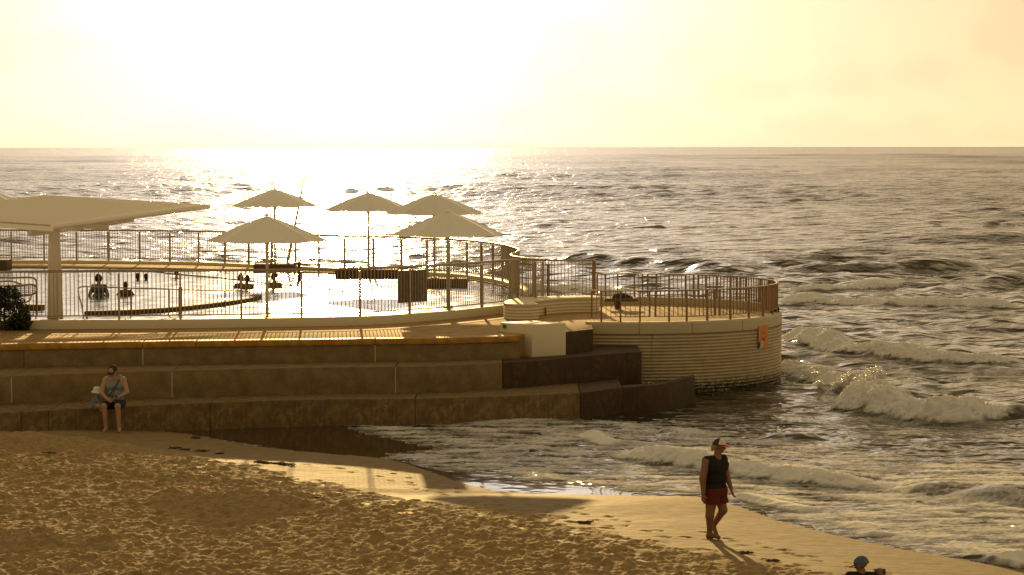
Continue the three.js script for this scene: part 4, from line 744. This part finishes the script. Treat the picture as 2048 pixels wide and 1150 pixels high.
// the man sitting on the lowest step, looking at what he holds
{
  const seat = onY(230, 817, T2 + 0.004), pos = V(seat.x, sandBase(seat.x, seat.z + 0.4), seat.z), Y = T2 - pos.y;   // Y = height of the step over the sand
  const hip = Y + 0.1, arms = [bone([-0.195, Y + 0.62, 0.03], [-0.27, Y + 0.36, 0.12], 0.058, 0.047), bone([-0.27, Y + 0.36, 0.12], [-0.1, Y + 0.235, 0.33], 0.045, 0.03), bone([0.2, Y + 0.63, 0.03], [0.285, Y + 0.37, 0.12], 0.058, 0.047), bone([0.285, Y + 0.37, 0.12], [0.13, Y + 0.285, 0.33], 0.045, 0.03)];
  const thighs = [bone([-0.1, hip, -0.08], [-0.17, Y + 0.1, 0.36], 0.098, 0.066), bone([0.1, hip, -0.08], [0.12, Y + 0.1, 0.36], 0.098, 0.066)];
  const legs = [...thighs, bone([-0.17, Y + 0.09, 0.36], [-0.145, 0.085, 0.33], 0.062, 0.038), bone([0.12, Y + 0.09, 0.36], [0.14, 0.085, 0.36], 0.062, 0.038), bone([-0.145, 0.06, 0.31], [-0.165, 0.03, 0.5], 0.038, 0.028), bone([0.14, 0.06, 0.34], [0.175, 0.03, 0.52], 0.038, 0.028)];
  const torso = [bone([-0.07, hip + 0.03, -0.07], [0.07, hip + 0.03, -0.07], 0.12, 0.12), bone([-0.07, hip + 0.22, -0.06], [0.07, hip + 0.22, -0.06], 0.12, 0.12), bone([-0.11, hip + 0.42, -0.01], [0.11, hip + 0.42, -0.01], 0.105, 0.105), bone([-0.19, hip + 0.53, 0.02], [0.19, hip + 0.53, 0.02], 0.062, 0.062), bone([0, hip + 0.5, 0.02], [-0.015, hip + 0.66, 0.09], 0.062, 0.055)];
  const hp = [-0.02, hip + 0.735, 0.125];
  const body = joined([flesh([...arms, ...legs, ...torso]), place(headGeo(1.04), hp, -Math.PI / 2 - 0.25, -0.6), flesh([...handBones([-0.1, Y + 0.232, 0.335], [0.85, -0.2, 0.5], [0.1, 1, 0.1], 0.7), ...handBones([0.13, Y + 0.285, 0.335], [-0.9, 0.05, 0.45], [0, 1, 0.1], 0.75)], 0.006, 0.008)]);
  const p = person(body, skinFair, pos, 0, 'person in grey singlet, black shorts and dark cap sitting on the lowest step');
  part('singlet', clothOver([...torso.slice(0, 3), bone([-0.105, hip + 0.58, 0.0], [-0.1, hip + 0.4, 0.0], 0.05, 0.07), bone([0.105, hip + 0.58, 0.0], [0.1, hip + 0.4, 0.0], 0.05, 0.07)], 0.017, (x, y, z) => Math.max(hip - 0.04 - y, y - hip - 0.66, 0.1 - Math.hypot(x * 0.9, y - hip - 0.6, (z - 0.14) * 0.7))), mat(0.24, 0.27, 0.30, 0.9), p);
  part('shorts', clothOver([torso[0], ...thighs.map((b) => [...b.slice(0, 3), ...b.slice(0, 3).map((v, k) => lerp(v, b[3 + k], 0.86)), b[6], 0.085])], 0.02, (x, y) => y - hip - 0.1), mat(0.014, 0.013, 0.014, 0.9), p);
  part('drawstring', tube([V(0.0, hip + 0.08, 0.1), V(0.02, hip + 0.06, 0.16), V(0.03, hip + 0.03, 0.24), V(0.02, hip + 0.0, 0.3)].map((v) => v), 0.005, 16, 6), mat(0.6, 0.58, 0.54, 0.8), p);
  part('shoulder_strap', tube([V(0.14, hip + 0.6, 0.02), V(0.08, hip + 0.47, 0.12), V(0.0, hip + 0.34, 0.115), V(-0.1, hip + 0.2, 0.085)], 0.012, 24, 6), mat(0.05, 0.045, 0.04, 0.9), p);
  const c = capGeo(1.07), ca = [hp[0], hp[1] + 0.018, hp[2]], cap = part('cap', place(c.dome, ca, -Math.PI / 2 - 0.25, -0.5), mat(0.035, 0.024, 0.018, 0.85), p);
  part('brim', place(c.brim, ca, -Math.PI / 2 - 0.25, -0.5), mat(0.03, 0.02, 0.015, 0.85), cap);
  for (const s of [-1, 1]) part('eye', place(new THREE.SphereGeometry(0.011, 8, 6).translate(0.088, 0.012, 0.032 * s).scale(1.04, 1.04, 1.04), hp, -Math.PI / 2 - 0.25, -0.6), mat(0.05, 0.03, 0.02, 0.3), p);
  const ph = new THREE.BoxGeometry(0.15, 0.012, 0.075); ph.rotateZ(-0.45); ph.rotateX(0.5); ph.translate(pos.x + 0.045, pos.y + Y + 0.325, pos.z + 0.4);
  solo('phone', ph, mat(0.012, 0.012, 0.014, 0.25), 'dark phone held by the person sitting on the lowest step', 'phone');

  // the toddler beside him
  const q = onY(193, 818, T2 + 0.002), legsT = [bone([-0.02, 0.065, 0.05], [0.12, 0.08, 0.12], 0.06, 0.045), bone([0.12, 0.075, 0.12], [0.13, -0.02, 0.17], 0.04, 0.03), bone([-0.02, 0.065, -0.04], [0.13, 0.075, 0.0], 0.06, 0.045), bone([0.13, 0.07, 0.0], [0.17, -0.0, 0.03], 0.04, 0.03)];
  const torT = [bone([-0.03, 0.075, 0.04], [-0.03, 0.075, -0.03], 0.07, 0.07), bone([-0.025, 0.19, 0.02], [-0.02, 0.19, -0.02], 0.068, 0.068), bone([0, 0.25, 0.05], [0, 0.25, -0.05], 0.038, 0.038), bone([0, 0.25, 0], [0.01, 0.31, 0], 0.035, 0.032)];
  const armT = [bone([0.0, 0.245, 0.07], [0.06, 0.155, 0.09], 0.028, 0.024), bone([0.06, 0.155, 0.09], [0.15, 0.13, 0.08], 0.023, 0.017), bone([0.0, 0.245, -0.07], [0.05, 0.16, -0.08], 0.028, 0.024), bone([0.05, 0.16, -0.08], [0.12, 0.13, -0.05], 0.023, 0.017)];
  const kid = person(joined([flesh([...legsT, ...torT, ...armT], 0.009, 0.02), place(headGeo(0.8), [0.012, 0.365, 0], -0.25, -0.2), flesh([...handBones([0.152, 0.13, 0.08], [1, -0.1, 0.1], [0, 1, 0.2], 0.6, 0.55), ...handBones([0.122, 0.13, -0.05], [1, -0.1, 0.2], [0, 1, 0.2], 0.6, 0.55)], 0.005, 0.006)]), skinFair, V(q.x, T2, q.z - 0.02), 0, 'toddler in white sun hat and blue grey shirt sitting on the lowest step');
  part('shirt', clothOver([...torT.slice(0, 3), armT[0], armT[2]], 0.013, (x, y) => Math.max(0.03 - y, y - 0.285), 0.008, 0.02), mat(0.16, 0.18, 0.24, 0.9), kid);
  const hat = new THREE.LatheGeometry([[0.0, 0.112], [0.05, 0.108], [0.078, 0.09], [0.087, 0.05], [0.09, 0.02], [0.128, -0.018], [0.126, -0.022], [0.088, 0.012]].map(([a, b]) => new THREE.Vector2(a, b)), 28);
  part('sun_hat', place(hat, [0.01, 0.375, 0], -0.25, -0.12), mat(0.62, 0.58, 0.58, 0.9, { side: THREE.DoubleSide }), kid);
  for (const s of [-1, 1]) part('eye', place(new THREE.SphereGeometry(0.01, 8, 6).translate(0.088, 0.012, 0.032 * s).scale(0.8, 0.8, 0.8), [0.012, 0.365, 0], -0.25, -0.2), mat(0.05, 0.03, 0.02, 0.3), kid);
}
// the child sitting on the sand, seen from behind
{
  const hd = onD(1723, 1129, 30), gy = drySand(hd.x, hd.z) - 0.01, pos = V(hd.x, gy, hd.z), H = hd.y - gy, k = H / 0.55, S = (b) => b.map((v) => v * k);
  const legs = [bone([-0.07, 0.1, 0], [-0.13, 0.27, -0.26], 0.078, 0.055), bone([-0.13, 0.27, -0.26], [-0.12, 0.06, -0.42], 0.052, 0.034), bone([-0.12, 0.045, -0.42], [-0.14, 0.035, -0.56], 0.033, 0.025), bone([0.07, 0.1, 0], [0.13, 0.27, -0.26], 0.078, 0.055), bone([0.13, 0.27, -0.26], [0.12, 0.06, -0.42], 0.052, 0.034), bone([0.12, 0.045, -0.42], [0.14, 0.035, -0.56], 0.033, 0.025)].map(S);
  const torso = [bone([-0.06, 0.1, 0], [0.06, 0.1, 0], 0.1, 0.1), bone([-0.05, 0.22, 0.015], [0.06, 0.22, 0.015], 0.092, 0.092), bone([-0.07, 0.345, 0.01], [0.08, 0.345, 0.01], 0.08, 0.08), bone([-0.13, 0.415, 0.0], [0.14, 0.41, 0.0], 0.045, 0.045), bone([0.01, 0.36, 0.01], [0.005, 0.48, -0.01], 0.047, 0.043)].map(S);
  const arms = [bone([-0.14, 0.41, 0], [-0.2, 0.21, -0.09], 0.04, 0.034), bone([-0.2, 0.21, -0.09], [-0.11, 0.2, -0.27], 0.032, 0.023), bone([0.15, 0.405, 0], [0.25, 0.26, -0.05], 0.04, 0.034), bone([0.25, 0.26, -0.05], [0.25, 0.4, -0.15], 0.032, 0.023)].map(S);
  const yaw = Math.PI - 0.75, hp0 = [0, 0.55 * k, -0.02];
  const b = person(joined([flesh([...legs, ...torso, ...arms], 0.01, 0.025), place(headGeo(0.94), hp0, yaw, -0.25), flesh([...handBones(S([-0.11, 0.2, -0.27]), [0.3, -0.1, -1], [0.2, 1, 0], 0.5, 0.8), ...handBones(S([0.25, 0.405, -0.152]), [-0.2, 1, -0.3], [-1, 0, 0.2], 0.8, 0.8)], 0.005, 0.007)]), skin, pos, 0, 'child in blue cap and black lettered shirt sitting on the sand, seen from behind');
  const shirt = part('shirt', clothOver([...torso.slice(0, 4), bone(torso[4].slice(0, 3), [torso[4][0], torso[4][1] + 0.035, torso[4][2]], 0.052, 0.045), arms[0], arms[2]], 0.012, (x, y) => Math.max(0.06 * k - y, y - 0.475 * k)), mat(0.009, 0.008, 0.008, 0.95), b);
  part('shorts', clothOver([torso[0], legs[0], legs[3]], 0.016, (x, y, z) => Math.max(-z - 0.24, y - 0.24 * k)), mat(0.03, 0.035, 0.05, 0.9), b);
  const c = capGeo(1.0), hp = [0, 0.55 * k + 0.012, -0.02], cap = part('cap', place(nets((x, y, z) => { const r = Math.hypot(x, y / 0.98, z * 1.08); return Math.max(r - 0.101, -y - 0.004 + (x < 0 ? 0.2 * x : 0), 0.09 - r, 0.036 - Math.hypot(x + 0.09, (y - 0.016) * 1.1, z * 0.95)); }, [-0.13, -0.06, -0.12], [0.13, 0.13, 0.12], 0.005), hp, yaw, -0.28), mat(0.045, 0.10, 0.19, 0.8), b);
  part('brim', place(c.brim, hp, yaw, -0.28), mat(0.03, 0.035, 0.04, 0.8), cap);
  const { TextGeometry } = await import('three/addons/geometries/TextGeometry.js'), { FontLoader } = await import('three/addons/loaders/FontLoader.js');
  const font = await new FontLoader().loadAsync('fonts/droid/droid_sans_bold.typeface.json'), tg = new TextGeometry('OUI', { font, size: 0.05, depth: 0.006, curveSegments: 4 });
  part('lettering', tg.rotateX(-0.35).translate(-0.075, 0.39 * k, 0.085), mat(0.34, 0.32, 0.3, 0.8), shirt);
  const ph = new THREE.BoxGeometry(0.15, 0.08, 0.012); ph.rotateY(0.2); solo('phone', ph.translate(pos.x + 0.24 * k, pos.y + 0.43 * k, pos.z - 0.185), mat(0.015, 0.015, 0.016, 0.3), 'dark slab held up by the child in the blue cap', 'phone');
}
// bathers in the pool
{
  const bather = (px, py, o, label) => {
    const p = onY(px, py, WATER), { s = 1, top = 0.3, yaw = 0, armOut = 0.12, hat, shirtC, sk = skin } = o;   // top = shoulder height over the water
    const tor = [bone([-0.08, top - 0.32, 0], [0.08, top - 0.32, 0], 0.11, 0.11), bone([-0.1, top - 0.1, 0], [0.1, top - 0.1, 0], 0.1, 0.1), bone([-0.16, top - 0.01, 0], [0.16, top - 0.01, 0], 0.055, 0.055), bone([0, top, 0], [0, top + 0.14, 0.0], 0.055, 0.05)].map((b) => b.map((v) => v * s));
    const arm = [bone([-0.18, top - 0.02, 0], [-0.22 - armOut * 0.3, top - 0.26, 0.05], 0.047, 0.04), bone([-0.22 - armOut * 0.3, top - 0.26, 0.05], [-0.2, top - 0.36, 0.2], 0.037, 0.027), bone([0.18, top - 0.02, 0], [0.22 + armOut * 0.3, top - 0.26, 0.05], 0.047, 0.04), bone([0.22 + armOut * 0.3, top - 0.26, 0.05], [0.2, top - 0.36, 0.2], 0.037, 0.027)].map((b) => b.map((v) => v * s));
    const hands = [...handBones([-0.2 * s, (top - 0.36) * s, 0.2 * s], [0.2, -0.2, 1], [1, 0, 0], 0.4, s), ...handBones([0.2 * s, (top - 0.36) * s, 0.2 * s], [-0.2, -0.2, 1], [-1, 0, 0], 0.4, s)], hp = [0, (top + 0.225) * s, 0.01 * s];
    const b = person(joined([flesh([...tor, ...arm], 0.014), place(headGeo(s), hp, yaw, 0), flesh(hands, 0.008, 0.01)]), sk, p, 0, label, 'bathers in the pool');
    if (hat) { const c = capGeo(1.06 * s), cp = part('cap', place(c.dome, [hp[0], hp[1] + 0.02 * s, hp[2]], yaw, 0), hat, b); part('brim', place(c.brim, [hp[0], hp[1] + 0.02 * s, hp[2]], yaw, 0), hat, cp); }
    else part('hair', place(flesh([bone([-0.015, 0.05, 0], [-0.045, 0.01, 0], 0.082, 0.07), bone([-0.06, 0, 0], [-0.07, -0.07, 0], 0.05, 0.035)], 0.009, 0.03).scale(s, s, s), hp, yaw, 0), mat(0.04, 0.022, 0.012, 0.7), b);
    if (shirtC) part('rash_shirt', clothOver([...tor.slice(0, 3), arm[0], arm[2]], 0.012, (x, y) => Math.max(-0.1 - y, y - (top + 0.05) * s), 0.012), shirtC, b);
    return b;
  };
  bather(198, 592, { top: 0.29, yaw: 0.4, shirtC: mat(0.1, 0.11, 0.12, 0.8) }, 'adult bather standing waist deep behind the handrail in a dark shirt');
  bather(251, 590, { top: 0.14, s: 0.8, yaw: 2.6, armOut: 0.5, shirtC: mat(0.16, 0.06, 0.03, 0.8) }, 'child bather in reddish brown top next to the adult in the dark shirt');
  bather(276, 559, { top: -0.11, s: 0.9, yaw: 1.2 }, 'bather with only the head above water beside a second low head');
  bather(292, 559, { top: -0.12, s: 0.85, yaw: 2.2 }, 'bather low in the water, head close to another swimmer');
  bather(353, 557, { top: -0.02, s: 0.85, yaw: 1.5 }, 'lone bather by the rope with head and neck above water');
  bather(482, 575, { top: 0.1, s: 0.9, yaw: -0.4 }, 'bather hugging close to a companion above the end of the ledge');
  bather(494, 576, { top: 0.1, s: 0.88, yaw: 2.9 }, 'companion bather facing a friend above the end of the ledge');
  bather(549, 574, { top: 0.1, s: 0.98, yaw: Math.PI + 0.3, hat: mat(0.06, 0.045, 0.03, 0.8) }, 'bather in a peaked cap, shoulder deep below the dark block');
}
// ---------- seaweed and driftwood on the sand ----------
{
  const r = rng(515), weed = mat(0.075, 0.04, 0.018, 0.8), clump = (px, py, size, label) => {
    size *= 0.4; const p = onSand(px, py), gs = [], y = Math.max(wetSand(p.x, p.z), drySolid(p.x, p.z) > -0.4 ? drySand(p.x, p.z) : -9);
    for (let i = 0; i < 46; i++) { const a = r() * 6.283, q = size * Math.sqrt(r()), c = V(p.x + Math.cos(a) * q * 1.4, y + 0.01 + 0.05 * size * r(), p.z + Math.sin(a) * q), d = V(r() - 0.5, (r() - 0.4) * 0.16, r() - 0.5).multiplyScalar(0.05 + 0.07 * r()); gs.push(tube([c, c.clone().add(d).add(V(0, 0.006, 0)), c.clone().addScaledVector(d, 2).add(V(0.02 * (r() - 0.5), -0.003, 0.03 * (r() - 0.5)))], 0.004 + 0.006 * r(), 4, 4)); }
    solo('seaweed_clump', mergeGeometries(gs), weed, label, 'seaweed', 'seaweed clumps along the edge of the dry sand');
  };
  clump(98, 911, 0.22, 'dark seaweed clump lying out on the trampled sand'); 
  for (const [x, y, s] of [[350, 897, 0.12], [372, 900, 0.1], [404, 903, 0.14], [520, 925, 0.2], [535, 927, 0.16], [573, 930, 0.2], [556, 928, 0.1], [440, 908, 0.08], [632, 998, 0.12], [1170, 1046, 0.1], [1490, 1106, 0.14], [1545, 1122, 0.16]]) clump(x, y, s, 'small dark seaweed clump on the boundary of smooth and trampled sand');
  const p = onSand(391, 877), g = new THREE.IcosahedronGeometry(0.09, 2), q = g.attributes.position; for (let i = 0; i < q.count; i++) { const k = 1 + 0.3 * n3(q.getX(i) * 12, q.getY(i) * 12, q.getZ(i) * 12); q.setXYZ(i, q.getX(i) * k * 1.3, q.getY(i) * k * 0.5, q.getZ(i) * k); } g.computeVertexNormals();
  solo('beach_rock', g.translate(p.x, wetSand(p.x, p.z) + 0.02, p.z), mat(0.09, 0.06, 0.03, 0.85), 'small brown rock at the rim of the still puddle by the wall', 'rock');
}
renderer.render(scene, camera);
